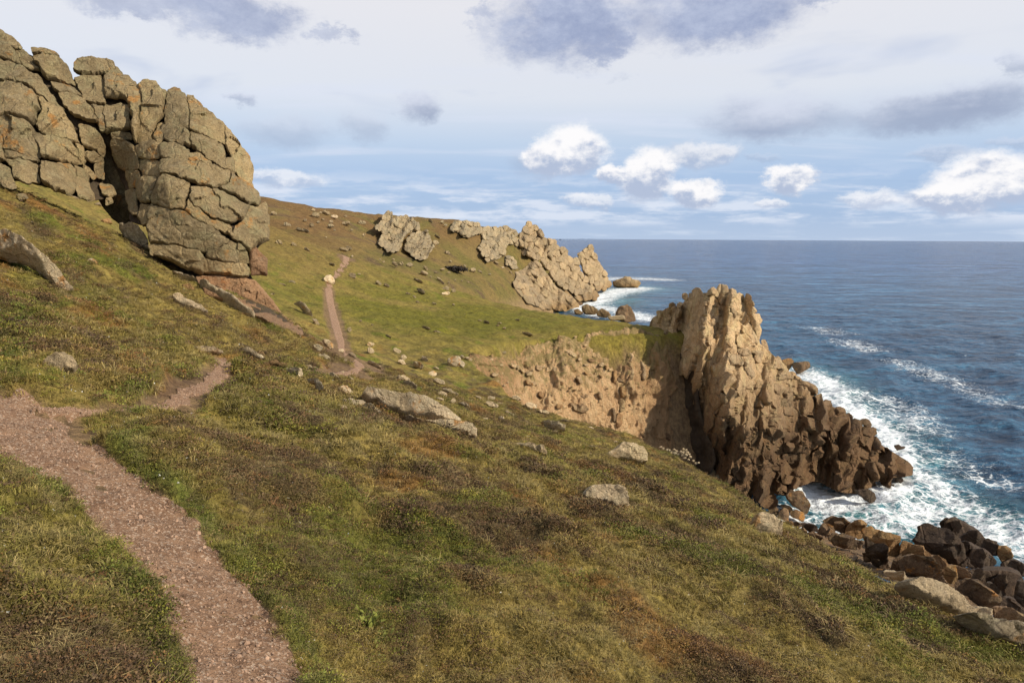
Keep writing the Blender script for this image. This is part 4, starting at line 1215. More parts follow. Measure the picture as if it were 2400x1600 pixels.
OUT_H = (0.22, -0.93, 0.30)
hp = {P1_: ['67,25 71,24 74,27 73,32 69,34 66,30', '74,25 82,25 84,30 80,33 75,32', '80,21 85,16 89,17 94,23 100,30 99,37 94,39 88,38 85,30 82,25', '73,35 80,33 86,38 93,40 100,38 100,50 99,60 93,61 84,60 80,49 74,46', '71,50 75,47 80,50 82,60 81,66 77,65 73,58',
            '82,60 92,62 99,62 99,72 93,74 86,70 81,66', '72,74 76,69 82,68 88,72 97,75 97,80 88,82 80,80 71,80', '102,22 109,16 114,20 118,27 117,31 108,28 101,28', '101,29 108,29 117,32 119,38 114,36 106,38 101,36', '106,39 113,35 120,40 120,47 112,45 106,44',
            '102,50 107,45 113,46 119,48 119,58 112,58 108,62 104,63 101,56', '118,17 121,12 130,13 133,18 134,27 126,29 118,27 115,22', '118,29 126,30 131,29 133,36 131,43 122,42 119,36', '134,19 137,18 138,27 134,27', '135,19 141,17 146,20 148,26 146,30 139,31 136,26',
            '132,31 138,32 141,38 141,48 136,46 133,40', '120,43 131,44 136,47 137,53 131,53 124,50 120,48', '118,52 124,51 126,56 123,60 118,58', '126,54 138,54 141,62 142,72 136,76 130,72 126,64', '137,47 142,49 145,56 143,63 140,60 138,54',
            '108,63 112,59 118,60 125,62 129,72 126,78 120,80 118,70 112,74 108,77 106,68', '101,66 106,64 107,75 103,78 99,74', '120,81 127,79 130,73 136,77 143,74 145,82 142,88 137,90 130,88 124,86', '147,27 153,24 158,27 160,33 155,36 149,32',
            '160,26 166,31 168,37 172,44 168,46 162,42 159,36', '143,42 146,34 154,37 156,42 154,48 148,51 143,50', '156,43 162,42 170,43 173,48 176,54 170,56 162,54 157,50', '144,55 150,52 157,53 162,60 164,70 162,74 155,73 149,66 145,66',
            '160,55 170,57 177,58 180,66 181,76 182,90 180,96 176,84 170,74 165,64', '144,74 150,74 152,80 150,87 147,87 145,80', '152,76 163,75 168,82 167,88 160,86 153,86', '153,88 160,88 167,90 173,96 175,106 170,108 164,104 159,108 157,100 154,94',
            '168,76 174,84 180,96 178,104 174,98 169,90', '147,89 152,88 154,96 154,108 149,106 147,98', '70,82 80,81 88,84 86,90 80,94 72,92 68,88', '68,92 78,95 78,104 72,108 67,102', '90,84 95,81 101,85 100,90 95,92 90,90', '94,92 101,91 100,100 97,103 94,100',
            '78,98 84,95 92,100 97,106 98,114 92,120 86,122 80,116 77,108', '101,78 107,77 110,84 112,90 106,92 103,88', '110,78 115,84 118,92 114,90', '104,97 109,93 116,94 114,104 110,114 108,122 104,126 103,116 105,106',
            '118,88 126,86 130,90 131,98 128,108 122,110 117,106 116,98 119,94', '133,88 138,82 143,80 145,88 145,98 140,102 137,98 139,88', '113,110 118,108 124,112 122,116 120,126 114,132 110,126 112,118', '133,103 140,101 146,104 149,112 149,118 142,118 136,112 131,112',
            '124,114 130,112 142,119 150,120 155,126 157,132 152,136 143,134 136,132 128,126 123,120', '120,128 126,126 136,133 144,136 146,146 140,144 132,142 124,142 116,138', '104,128 110,124 116,132 112,140 109,150 104,148 103,138', '66,112 72,108 78,112 86,124 86,132 80,134 72,128 66,120',
            '66,124 72,130 80,136 86,134 86,144 78,148 70,144 64,134', '86,122 92,121 94,130 92,142 87,144 87,132', '60,106 65,106 67,112 65,120 60,116', '42,116 48,106 54,108 58,118 56,130 50,128 44,124', '52,130 58,124 62,136 64,150 58,146 54,140',
            '150,110 158,108 164,112 169,118 164,120 156,120 151,117', '158,119 166,119 174,126 174,134 170,140 166,132 160,126', '157,128 164,132 170,142 172,150 168,156 163,150 158,140', '172,103 178,104 186,103 187,109 180,111 172,109', '186,97 190,96 194,104 195,112 190,110 187,106',
            '170,113 178,112 187,114 190,120 184,124 176,120', '173,120 180,122 183,126 181,130 176,131 173,127', '188,112 194,112 200,118 204,124 202,132 198,130 194,122', '204,126 210,121 216,124 220,134 226,142 232,150 230,158 204,158 203,140',
            '45,41 50,39 54,41 54,46 49,48 45,46', '56,49 61,49 62,56 61,64 57,62 56,56', '57,65 61,66 62,74 60,77 56,75 57,70', '53,74 56,73 57,78 54,79', '58,77 61,76 61,80 58,80', '55,42 59,39 61,43 58,48 55,47', '42,54 46,53 47,58 43,59',
            '33,66 40,65 43,70 42,74 36,74 32,70', '24,53 30,52 34,54 30,58 25,60', '35,57 42,56 46,60 44,66 38,65 34,62', '25,60 33,60 33,66 28,68 23,65'],
      P2_: ['103,14 112,12 117,16 118,24 112,26 104,24', '117,14 123,16 126,22 122,26 118,24', '102,26 112,26 120,30 123,36 116,38 107,38 100,36 100,30', '118,8 126,6 138,12 144,20 140,28 130,34 124,34 127,24 124,16', '140,28 150,26 151,36 144,38 138,36 132,34',
            '126,36 134,34 140,38 144,44 138,48 132,44', '104,40 112,39 120,40 126,46 132,56 128,58 122,50 112,44', '110,43 118,42 123,48 123,56 118,64 112,56 108,50', '103,50 108,52 114,60 118,68 116,74 110,70 105,60', '140,48 146,48 154,54 160,58 159,64 148,64 142,58',
            '124,58 134,58 140,57 143,62 136,63 126,63', '117,66 128,62 142,62 148,70 146,76 136,76 126,74 118,71', '134,78 146,72 149,84 148,96 142,104 136,104 134,98', '149,70 158,66 158,84 154,90 150,84', '150,92 162,88 160,100 160,112 154,114 150,104',
            '120,102 128,104 132,112 126,120 118,132 112,134 116,120 120,112', '136,112 146,112 152,120 154,132 150,144 142,146 132,136 124,132 128,122', '118,136 128,134 138,142 140,152 134,157 124,150 117,144', '154,128 164,124 174,128 182,134 180,142 170,142 160,136',
            '152,138 160,134 169,136 168,146 166,152 156,152 150,146', '92,60 97,62 96,72 93,72', '166,26 172,12 176,16 174,26 170,30', '176,16 184,18 190,22 192,30 190,37 182,36 176,28', '152,20 158,14 164,20 164,34 158,34 154,28',
            '184,38 192,38 192,52 190,60 186,50 180,46', '160,94 168,92 170,106 166,116 162,112', '172,92 182,94 180,106 174,120 170,116 172,104', '181,108 190,104 192,114 186,120 180,116', '196,60 204,56 212,58 217,66 214,72 206,70 198,66',
            '192,70 198,67 206,72 216,74 217,84 214,96 206,96 200,92 192,90', '191,94 200,93 208,98 214,98 214,106 206,108 196,106 192,100', '190,110 198,107 208,110 210,120 204,118 196,116', '184,124 196,116 208,122 210,130 208,140 200,142 190,140', '182,144 192,142 196,150 190,157 182,155',
            '198,146 206,142 212,148 212,155 202,156', '200,44 206,42 212,46 216,50 214,58 206,56 200,50', '217,48 224,50 228,60 224,66 218,64 216,56', '206,26 216,28 220,32 214,42 208,40 204,34', '222,14 228,12 236,16 234,28 228,30 222,24',
            '222,32 232,30 234,44 232,54 226,56 220,46', '79,6 88,6 92,14 90,26 86,36 82,44 79,36 80,24', '80,46 86,40 88,50 84,56'],
      P4_: ['63,57 68,54 78,56 86,60 90,65 84,70 76,73 68,70 64,64', '72,50 80,48 88,50 96,57 102,64 100,68 94,66 86,60 78,54', '96,70 103,68 104,84 108,104 109,115 102,112 97,104 97,90', '48,56 56,52 62,56 62,68 62,80 58,83 52,76 48,66', '60,78 68,76 69,88 66,92 61,88',
            '48,78 54,76 58,84 62,90 70,94 70,100 60,100 50,98', '70,101 78,106 79,112 74,122 72,118', '72,100 84,104 96,110 106,116 116,118 118,124 110,122 98,124 94,130 88,128 80,116 76,108', '94,126 100,121 112,122 118,126 118,138 112,134 102,132',
            '51,127 60,126 76,128 79,136 78,146 66,144 54,140 51,134', '79,128 86,131 85,142 80,150 79,140', '49,141 58,144 68,146 78,148 79,157 66,157 50,156', '86,134 92,130 100,132 104,140 100,146 92,140', '84,146 90,141 98,144 99,150 92,155 86,156',
            '104,138 110,134 116,140 120,150 124,158 116,157 108,150 104,144', '106,82 112,80 116,77 122,78 124,86 120,90 112,90 107,88', '110,92 120,90 128,94 130,100 122,102 114,106 110,100', '129,89 136,88 142,93 144,100 138,102 131,99',
            '122,102 132,102 144,102 148,112 150,124 144,130 134,128 126,124 121,114', '148,110 156,106 164,108 168,116 162,128 154,126 149,118', '146,100 152,99 156,104 150,108', '164,108 172,107 178,110 181,115 178,120 170,116', '168,118 178,120 188,120 190,128 184,132 176,132 168,128',
            '164,130 176,133 184,134 186,146 178,148 166,142 160,136', '186,134 192,133 197,140 198,150 192,153 188,148', '132,130 144,132 154,128 162,132 158,142 146,144 134,140', '126,134 132,131 133,142 130,150 126,148', '118,124 124,124 126,132 122,138 119,134',
            '56,36 62,34 68,46 70,54 64,54 60,46', '110,108 114,108 120,118 118,124 112,116', '8,20 14,18 14,26 8,28', '20,30 26,34 24,46 18,50 17,40'],
      P5_: ['10,38 22,40 36,42 39,44 38,52 26,52 12,50', '8,56 18,54 34,54 37,60 35,72 28,74 16,66 9,62', '8,70 14,68 24,72 32,78 32,88 24,90 12,84 7,78', '6,86 14,86 28,92 32,92 29,102 27,108 18,104 6,98', '3,102 12,104 26,108 22,114 12,118 3,116',
            '42,52 48,50 50,56 46,60 42,58', '52,54 58,48 64,44 70,46 74,52 70,58 64,58 56,62 50,64', '66,34 72,32 78,38 84,46 86,54 84,62 78,66 74,60 72,50 68,44', '56,64 64,60 72,60 82,66 84,70 74,74 66,72 58,70', '85,64 90,60 92,66 90,76 86,84 84,76',
            '86,86 90,84 94,98 94,108 88,112 84,104 85,96', '90,70 96,66 110,70 112,80 110,94 100,96 94,92 88,84', '94,96 110,97 111,106 108,114 98,112 95,106', '94,40 104,38 110,44 108,50 98,50 93,47', '107,46 112,44 118,46 118,54 114,58 108,52',
            '120,46 128,42 136,48 146,56 148,64 140,66 130,62 120,56', '137,68 146,68 150,76 152,88 148,96 142,90 138,82', '113,82 122,78 132,84 140,92 144,100 143,106 136,106 126,104 118,96 114,92', '148,68 156,70 168,76 170,86 171,100 170,106 160,102 156,90 152,80',
            '145,98 150,96 155,102 156,106 150,107 145,104', '114,95 120,95 124,102 120,104', '142,48 150,50 157,55 150,58 144,54', '92,50 102,52 110,56 111,64 104,66 94,60'],
      P3_: ['108,50 114,47 122,50 128,58 128,66 124,74 114,73 106,66 106,56', '128,46 136,44 142,46 142,56 138,62 130,60', '142,46 150,38 156,38 162,46 160,50 150,52 144,54', '162,38 168,36 174,44 172,49 164,48', '163,50 170,48 175,50 172,55 166,54', '166,55 172,56 176,60 172,67 168,64',
            '140,58 150,52 162,52 166,62 168,76 166,90 158,78 148,70 140,66', '138,74 148,68 156,74 160,86 156,96 148,104 140,100 136,86', '150,100 158,92 166,92 168,108 160,112 152,110 146,106', '126,64 132,62 136,68 132,74 126,75', '104,72 114,74 124,76 122,88 114,92 106,84',
            '76,50 84,44 96,46 102,50 98,58 90,60 80,58', '84,60 96,60 106,66 106,72 96,74 86,68', '168,72 174,76 172,82 168,86', '100,44 104,42 110,46 108,52 102,58']}
# faces turned away from the light: same stone, set back and tilted to the left
recess = {P1_: ['46,46 56,48 56,60 54,72 48,70 46,60', '62,42 70,36 72,46 70,58 72,70 68,80 63,80 62,60', '176,132 182,128 190,126 196,132 198,145 196,156 186,157 178,148', '104,106 108,112 103,126 98,140 96,150 92,148 95,130 98,116', '137,90 140,92 139,102 134,100'],
          P2_: ['108,74 117,72 126,76 132,82 133,98 126,100 116,98 109,92', '94,104 104,98 116,100 120,106 118,118 112,132 104,138 96,130 92,116', '160,44 168,40 176,44 180,52 186,50 190,58 190,64 184,62 178,64 172,60 166,52', '164,62 172,62 180,64 184,70 180,84 178,92 170,92 166,80 162,72',
                '93,14 101,14 100,30 98,44 90,48 88,36', '176,0 196,0 196,14 192,22 184,16'],
          P4_: ['68,76 78,74 90,72 96,72 97,90 96,104 88,100 78,98 72,92', '75,120 80,114 88,126 92,130 84,130 76,126', '52,102 60,101 70,101 72,108 72,122 66,126 56,124 52,116'],
          P5_: ['48,70 58,70 66,74 64,84 66,94 60,92 52,84 46,76', '66,76 76,74 84,72 85,84 84,96 82,106 74,104 66,96', '113,58 120,57 130,62 136,70 136,76 128,76 118,78 114,70']}
head = thing('rock_headland', base_loc(1720, 1180, 96, 0.0), 'jagged golden granite headland of clustered pinnacles standing in the surf', 'headland')
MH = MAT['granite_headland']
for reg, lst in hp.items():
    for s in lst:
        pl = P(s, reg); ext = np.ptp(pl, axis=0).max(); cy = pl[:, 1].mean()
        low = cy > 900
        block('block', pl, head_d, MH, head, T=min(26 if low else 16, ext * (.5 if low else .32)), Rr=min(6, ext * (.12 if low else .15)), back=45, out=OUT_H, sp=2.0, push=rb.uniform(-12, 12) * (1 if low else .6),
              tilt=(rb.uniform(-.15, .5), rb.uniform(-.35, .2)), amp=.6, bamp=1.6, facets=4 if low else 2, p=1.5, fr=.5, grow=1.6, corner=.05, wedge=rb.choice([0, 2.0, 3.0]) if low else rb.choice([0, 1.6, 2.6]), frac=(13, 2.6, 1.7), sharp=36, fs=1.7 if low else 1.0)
for reg, lst in recess.items():
    for s in lst:
        pl = P(s, reg)
        block('block', pl, head_d, MH, head, T=14, Rr=7, back=40, out=(-.35, -.9, .1), sp=2.6, push=-12, tilt=(.9, 0), amp=.8, fr=.7, facets=1)
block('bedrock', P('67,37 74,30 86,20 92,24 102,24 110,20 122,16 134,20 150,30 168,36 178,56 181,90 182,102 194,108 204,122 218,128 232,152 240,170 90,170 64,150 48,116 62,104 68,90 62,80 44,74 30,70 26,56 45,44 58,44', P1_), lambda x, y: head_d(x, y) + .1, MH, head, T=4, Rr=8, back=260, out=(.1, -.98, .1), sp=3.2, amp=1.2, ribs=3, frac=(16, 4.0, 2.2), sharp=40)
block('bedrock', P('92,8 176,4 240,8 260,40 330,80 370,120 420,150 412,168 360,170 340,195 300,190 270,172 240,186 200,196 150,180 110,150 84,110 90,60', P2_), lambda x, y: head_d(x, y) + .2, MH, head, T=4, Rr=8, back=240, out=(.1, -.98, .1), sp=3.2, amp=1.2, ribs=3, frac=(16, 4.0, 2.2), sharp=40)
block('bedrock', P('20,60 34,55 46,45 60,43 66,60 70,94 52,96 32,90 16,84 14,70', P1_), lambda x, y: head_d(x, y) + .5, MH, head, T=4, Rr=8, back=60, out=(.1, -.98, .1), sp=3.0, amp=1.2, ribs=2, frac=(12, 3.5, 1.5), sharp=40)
# back wall of the cave, its shade put into the dark stone colour
block('cave_wall', P('44,-22 62,-26 92,6 90,50 100,90 118,140 108,170 84,150 60,110 44,60 40,20', P2_), lambda x, y: 106.5 - (np.asarray(x) - 1572) * .115, MAT['granite_shade_core'], head, T=5, Rr=10, back=30, out=(-.6, -.78, .1), sp=5, amp=2.5, ribs=3)

# ---- far headland and its crags
far_d = depth_tps([(1215, 512, 436), (1150, 530, 412), (1330, 713, 393), (1290, 700, 392), (1400, 660, 560), (1365, 700, 420), (1310, 600, 505), (1350, 565, 556), (1230, 640, 405), (1180, 690, 335), (1080, 530, 348), (930, 540, 292), (950, 590, 272),
                   (1000, 560, 300), (1120, 600, 325), (1280, 560, 470), (1270, 620, 425), (1330, 650, 470), (900, 490, 300), (1060, 500, 352), (1370, 640, 520)])
OUT_F = (0.3, -0.9, 0.3)
_gpx, _gpy = np.meshgrid(np.arange(840, 1460, 10.0), np.arange(480, 745, 8.0))
_ys = np.linspace(185, 640, 300)
_gY = np.full(_gpx.shape, 640.0)
for _k in range(len(_ys)):
    _p = at(_gpx, _gpy, np.full(_gpx.shape, _ys[_k]))
    _h = _p[..., 2] - FG_(_p[..., 0], _p[..., 1])[0]
    _gY = np.where((_h < 0.6) & (_gY > 639), _ys[_k], _gY)
_rockd = far_d


def far_d(x, y):
    """distance of the far rock faces: never behind the ground they stand on"""
    fx_ = np.clip((np.asarray(x) - 840) / 10, 0, _gpx.shape[1] - 1.01); fy_ = np.clip((np.asarray(y) - 480) / 8, 0, _gpx.shape[0] - 1.01)
    i, j = fx_.astype(int), fy_.astype(int); a, b = fx_ - i, fy_ - j
    g = (_gY[j, i] * (1 - a) + _gY[j, i + 1] * a) * (1 - b) + (_gY[j + 1, i] * (1 - a) + _gY[j + 1, i + 1] * a) * b
    q = np.stack([(np.asarray(x) + .3 * np.asarray(y)) / 20.0, np.asarray(y) / 55.0, np.zeros_like(np.asarray(x, float))], -1)
    return np.minimum(_rockd(x, y), g - 2.5) + np.clip(11.0 * perlin(q), -11, 1.5)

far_sets = [('52,16 56,10 62,7 68,7 72,12 77,13 82,20 84,25 92,30 97,32 98,31 104,34 108,37 108,42 112,46 122,46 127,50 126,54 126,60 130,61 138,62 142,72 146,82 154,98 162,108 172,116 180,124 166,127 150,129 138,128 134,120 126,112 118,110 108,104 102,96 96,86 88,78 82,68 74,66 66,62 56,56 50,46 48,34 49,24', H1, 9.5, 1.7, -18,
             'granite_far', 'long serrated granite ridge plunging from the far hilltop into the sea', 0.0),
            ('137,56 138,53 146,52 150,47 154,43 159,41 163,48 168,58 174,70 180,80 186,92 192,104 188,109 178,114 168,112 158,102 150,90 145,80 143,70', H1, 9.0, 1.8, -12, 'granite_far', 'pointed granite pinnacle at the seaward tip of the far headland', 0.0),
            ('56,76 68,66 82,68 90,80 98,90 106,104 118,112 130,120 136,130 134,138 126,146 112,144 94,142 78,138 64,132 52,120 44,108 40,96 46,84', H1, 8.5, 2.6, -38, 'granite_far', 'tan slope of slanting rock ribs below the far granite ridge', -6.0),
            ('0,14 8,13 20,16 24,12 34,12 38,17 48,18 50,26 48,38 50,48 44,44 36,40 28,44 30,56 24,60 14,58 6,52 0,44', H1, 9.0, 1.3, -25, 'granite_crag', 'broken grey crag along the skyline left of the granite ridge', 0.0),
            ('26,58 36,58 46,66 48,80 40,80 30,72', H1, 6.5, 1.4, -25, 'granite_crag', 'small grey crag patch on brown slope under the skyline crag', 0.0),
            ('24,40 34,30 36,20 46,15 52,20 52,26 62,22 76,24 84,30 92,34 98,40 96,46 86,48 78,50 72,56 68,64 66,74 62,78 54,80 44,78 36,72 26,66 34,56 36,48 26,46', H2, 9.0, 1.25, -12, 'granite_crag', 'big blocky grey crag bulging from the far hillside', 0.0),
            ('80,50 98,46 108,48 112,58 116,72 110,80 106,90 98,93 88,90 80,84 68,77 69,66 74,58', H2, 10, .8, -12, 'granite_crag', 'layered grey crag with curved ledges beside the blocky one', 0.0),
            ('192,38 206,39 220,42 232,48 234,62 228,72 224,84 212,92 198,95 190,86 184,72 190,62 186,50', H2, 8.0, 1.4, -25, 'granite_crag', 'grey crag falling below the skyline between low crag and ridge', 0.0),
            ('138,46 144,34 152,30 164,30 176,32 186,34 190,42 196,48 188,52 178,54 168,58 160,56 152,50 142,48', H2, 7.5, 1.3, -30, 'granite_crag', 'low grey crag breaking the brown skyline', 0.0)]
for oi, (s, reg, size, an, ang_, mt, lab, push0) in enumerate(far_sets):
    ol = P(s, reg)
    c = ol.mean(0); yb = float(far_d(c[0], ol[:, 1].max()))
    pb = at(c[0], ol[:, 1].max(), yb)
    th = thing('crag' if mt == 'granite_crag' else 'rock_ridge', Vector(pb), lab, 'crag' if mt == 'granite_crag' else 'rock ridge', 'crags of the far headland')
    for pl in cells(ol, size, an, ang_, seed=11 + oi):
        ext = np.ptp(pl, axis=0).max()
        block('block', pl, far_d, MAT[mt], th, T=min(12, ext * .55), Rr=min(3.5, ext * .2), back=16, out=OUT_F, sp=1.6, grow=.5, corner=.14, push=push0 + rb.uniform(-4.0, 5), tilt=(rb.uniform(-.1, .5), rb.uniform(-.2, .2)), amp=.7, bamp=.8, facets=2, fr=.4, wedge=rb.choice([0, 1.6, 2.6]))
    c0 = ol.mean(0)
    block('bedrock', c0 + (ol - c0) * .95, lambda x, y: far_d(x, y) + 1.4, MAT[mt], th, T=2, Rr=5, back=60, out=(.1, -.98, .15), sp=4, amp=.8, fr=.5)

# fill of the gully between the two masses of the tor
block('gully_fill', P('46,44 58,44 66,62 80,84 90,100 100,118 104,140 98,160 84,150 70,128 60,100 52,70', Z1), lambda x, y: tor_d(x, y) * 0 + 41.2, MAT['granite_outcrop'], tor_a, T=6, Rr=10, back=120, out=(.1, -.99, .1), sp=5, amp=2.0, ribs=3)


# ------------------------------------------------------------------ boulders lying on the slopes
def comb(x, y):
    return np.maximum(ground(x, y)[0], FG_(x, y)[0])


def comb2(x, y):
    return np.maximum(G1(x, y), FG_(x, y)[0])


def blob_poly(cx, cy, w, h, tilt=0, k=9, rs=rb):
    a0 = rs.uniform(0, 6.28); pts = []
    ct, st = math.cos(R(tilt)), math.sin(R(tilt))
    for i in range(k):
        a = a0 + i * 2 * math.pi / k + rs.uniform(-.25, .25)
        r = rs.uniform(.82, 1.12)
        x, y = .5 * w * math.copysign(abs(math.cos(a)) ** .8, math.cos(a)) * r, .5 * h * math.copysign(abs(math.sin(a)) ** .8, math.sin(a)) * r
        pts.append((cx + x * ct - y * st, cy + x * st + y * ct))
    return np.array(pts)


def boulder(poly, name, label, cat, mat, group=None, T=.36, facets=4, sp=None, sink=.10, far=False, amp=1.2, p=2.2, Rk=.2):
    poly = np.asarray(poly, float)
    w = np.ptp(poly[:, 0]); hgt = np.ptp(poly[:, 1])
    order = np.argsort(poly[:, 0])
    xs = np.linspace(poly[:, 0].min() + .15 * w, poly[:, 0].max() - .15 * w, 3)
    Ys = []
    for x in xs:
        near = np.abs(poly[:, 0] - x) < .3 * w
        yb = poly[near, 1].max() if near.any() else poly[:, 1].max()
        Ys.append(hit(x, yb - .12 * hgt, comb2 if far else comb, y0=60.0 if far else 2.0, y1=460 if far else 120, n=420)[1])
    Ys = np.array(Ys)
    if Ys.max() > Ys.min() * 1.25:
        Ys = np.clip(Ys, np.median(Ys) * .9, np.median(Ys) * 1.1)
    cf = np.polyfit(xs, Ys, 1)
    mpp = Ys.mean() / FPX
    lim = .2 if w > 60 else .5
    if abs(cf[0]) > lim * mpp:
        b1 = math.copysign(lim * mpp, cf[0]); cf = np.array([b1, np.median(Ys) - b1 * xs.mean()])
    off = sink * w * mpp
    x0, x1 = poly[:, 0].min(), poly[:, 0].max()
    fn = lambda x, y: np.polyval(cf, np.clip(x, x0, x1)) + off
    ext = max(w, hgt)
    o = block(name, poly, fn, mat, None, T=min(w, hgt * 2.2) * T, Rr=max(min(w, hgt) * .16, 1.2), back=min(w, hgt * 2) * .5, p=p, out=(.36, -.68, .64), sp=sp or float(np.clip(min(w, hgt * 2) / 16, 1.1, 3.0)),
              facets=facets, amp=amp * .9, bamp=1.6, fr=float(np.clip(ext / 150, .2, .8)), corner=.08, frac=(max(12, ext * .2), min(3, ext * .03), 1.0) if ext > 34 else None, sharp=42 if ext > 34 else None)
    if o is not None:
        tag(o, label, cat, group)
    return o


MP, MF, MS, MG, MWt = MAT['granite_pale'], MAT['granite_field'], MAT['granite_shore'], MAT['granite_golden'], MAT['granite_wet']
BIG = [('38,34 40,31 46,32 54,34 64,35 74,36 84,40 92,44 98,48 99,50 92,50 84,49 76,47 70,48 62,46 56,44 50,41 47,38 42,38', Z7, 'boulder', 'long whale-backed pale slab with orange lichen on the middle of the near slope', 'boulder', MP),
       ('60,46 70,48 78,50 88,49 98,50 106,51 109,54 109,59 106,59 98,56 90,55 80,52 70,50', Z7, 'rock_slab', 'low pale ledge along the lower edge of the whale-backed slab', 'rock slab', MP),
       ('27,36 34,36 41,37 38,40 31,40 27,38', Z7, 'boulder', 'small orange dabbed stone just left of the whale-backed slab', 'boulder', MP),
       ('38,40 43,38 47,41 51,45 53,47 46,46 40,43', Z7, 'rock_slab', 'tilted wedge of pale rock under the left end of the whale-backed slab', 'rock slab', MP),
       ('22,39 28,39 30,41 25,41', Z7, 'stone', 'thin rusty stone leftmost beside the whale-backed slab', 'stone', MF),
       ('126,64 133,63 141,63 148,65 151,68 151,71 146,70 140,67 133,65', Z7, 'boulder', 'low grey boulder with a trailing left edge below the whale-backed slab', 'boulder', MF),
       ('184,72 190,68 195,64 203,64 209,66 212,71 212,75 207,76 199,74 191,74', Z7, 'boulder', 'triangular grey boulder with orange crown near the brow of the slope', 'boulder', MF),
       ('173,96 174,92 178,89 186,89 193,90 198,94 201,99 201,105 196,104 190,101 182,100 175,99', Z7, 'boulder', 'knobbly boulder with white and orange lichen alone on the near slope', 'boulder', MP),
       ('148,49 155,49 162,52 163,56 158,56 154,54 149,51', Z7, 'boulder', 'flat orange lichened boulder on the slope under the earth cliff', 'boulder', MP),
       ('5,23 11,23 15,27 15,30 13,30 13,33 11,32 10,27 6,25', Z7, 'boulder', 'upright pale stone with an orange side below the trail', 'boulder', MP),
       ('24,29 29,28 33,31 34,33 28,33 24,32', Z7, 'boulder', 'rounded orange lichened boulder above left of the whale-backed slab', 'boulder', MP),
       ('-6,45 0,46.5 4,46 10,48.5 19,54.5 29,62 40,70 51,82 48,85 40,83 33,77 25,69 15,64 0,62 -6,60', Z2, 'boulder', 'long leaning pale slab with orange lichened crest at the left edge', 'boulder', MP),
       ('29,135.5 34,129 46,127 52,131 54,136 52,139 44,140 40,141 33,138', Z2, 'boulder', 'chalky white rock beside the path junction', 'boulder', MAT['granite_slab']),
       ('82,39 90,38.5 96,41 102,48 102.5,55 99,57 92,52 86,48', Z2, 'boulder', 'pale boulder leaning on the foot of the granite tower', 'boulder', MF),
       ('119,89 126,89.5 134,92 144,97.5 140,98 130,95 122,92.5', Z2, 'rock_slab', 'flat slab coated with orange lichen below the granite tower', 'rock slab', MP),
       ('119,85.5 124,85 127,88 123,89.5 119.5,88.5', Z2, 'stone', 'small white stone just above the orange lichened slab', 'stone', MAT['granite_slab']),
       ('137,77 144,80 156,88 168,96 176,101 175,105.5 170,105 156,96 140,87', Z2, 'rock_slab', 'long grey whitish slab lying along the foot of the granite tower', 'rock slab', MF),
       ('118,69.5 124,72 137,78.5 133,78 123,74', Z2, 'rock_slab', 'thin grey slab edge uphill of the long slab', 'rock slab', MF),
       ('122,122 132,121.5 145,122 154,124.5 153,126.5 140,125.5 128,123.5', Z2, 'rock_slab', 'flat pale slab at the head of the curving trail', 'rock slab', MAT['granite_slab']),
       ('159,124 170,123.5 179,127 183,131 180,132 172,128 160,125.5', Z2, 'rock_slab', 'humped pale slab right of the trail head', 'rock slab', MP),
       ('177,139 182,133 190,131.5 198,134.5 197,137 188,135 183,137', Z2, 'rock_slab', 'pinkish slab with orange lichen in front of the humped slab', 'rock slab', MAT['granite_golden']),
       ('198,137 204,135.5 207,138 208.5,143 203,143 199,140', Z2, 'boulder', 'small boulder with a bright orange face beside the thin trail', 'boulder', MP),
       ('-4,123 0,123 4,126 2,129 -4,130', Z2, 'boulder', 'pale rock end at the left edge above the path', 'boulder', MF),
       ('60,63 62,61 66,62 68,65 64,66', Z2, 'stone', 'small orange topped stone in the upper left heath', 'stone', MP),
       ('125,79 130,79 135,82 133,84 127,82', Z2, 'stone', 'rusty flat stone at the foot of the granite tower', 'stone', MAT['granite_golden']),
       ('64,23 72,23.5 78,26 78,28 70,26', Z2, 'stone', 'white stone at the mouth of the grassy gully', 'stone', MAT['granite_slab']),
       ('69,34 76,34 78,37 72,37', Z2, 'stone', 'pinkish stone on bare soil below the gully', 'stone', MAT['granite_golden']),
       ('46,17 52,16.5 56,19 54,21 48,19', Z2, 'stone', 'white stone under the left granite mass', 'stone', MAT['granite_slab']),
       ('23,71 27,70 32,75 35,79 35,81 30,78 26,73', Z3, 'boulder', 'leaning pale boulder left of the climbing trail', 'boulder', MF),
       ('34,80 37,81 39,84 36,84', Z3, 'stone', 'small stone at the foot of the leaning boulder', 'stone', MF),
       ('41,56 43,54 46,54 48,57 48,59 46,60 42,58', Z3, 'boulder', 'round boulder capped with orange lichen in the middle of the climbing trail', 'boulder', MP),
       ('117,105 119,104 123,104 128,109 127,111 120,110 117,108', Z3, 'boulder', 'round boulder with bright orange top above the earth cliff', 'boulder', MP),
       ('60,64 66,52 72,50 78,55 82,63 80,67 70,66', P3_, 'boulder', 'pointed boulder with an orange side on the brow above the surf', 'boulder', MP),
       ('128,136 136,122 146,117 160,124 174,136 177,148 176,158 160,160 140,152 130,147', P3_, 'boulder', 'large speckled boulder on the brow near the surf', 'boulder', MF),
       ('108,74 122,70 136,72 150,80 164,90 174,98 182,104 186,109 172,107 156,107 140,101 126,95 114,87 108,80', S_, 'rock_slab', 'broad smooth pale slab bedded in the lower right slope', 'rock slab', MAT['granite_slab']),
       ('164,106 176,106 190,112 210,114 226,118 244,116 246,142 226,141 206,133 190,127 176,117', S_, 'boulder', 'rough mossy rock at the lower right edge', 'boulder', MF)]
for s, reg, nm, lab, cat, mt in BIG:
    pl = P(s, reg)
    slab = nm == 'rock_slab'
    boulder(pl, nm, lab, cat, mt, 'boulders and slabs on the near slope', T=.30 if slab else .38, facets=3 if slab else 5)

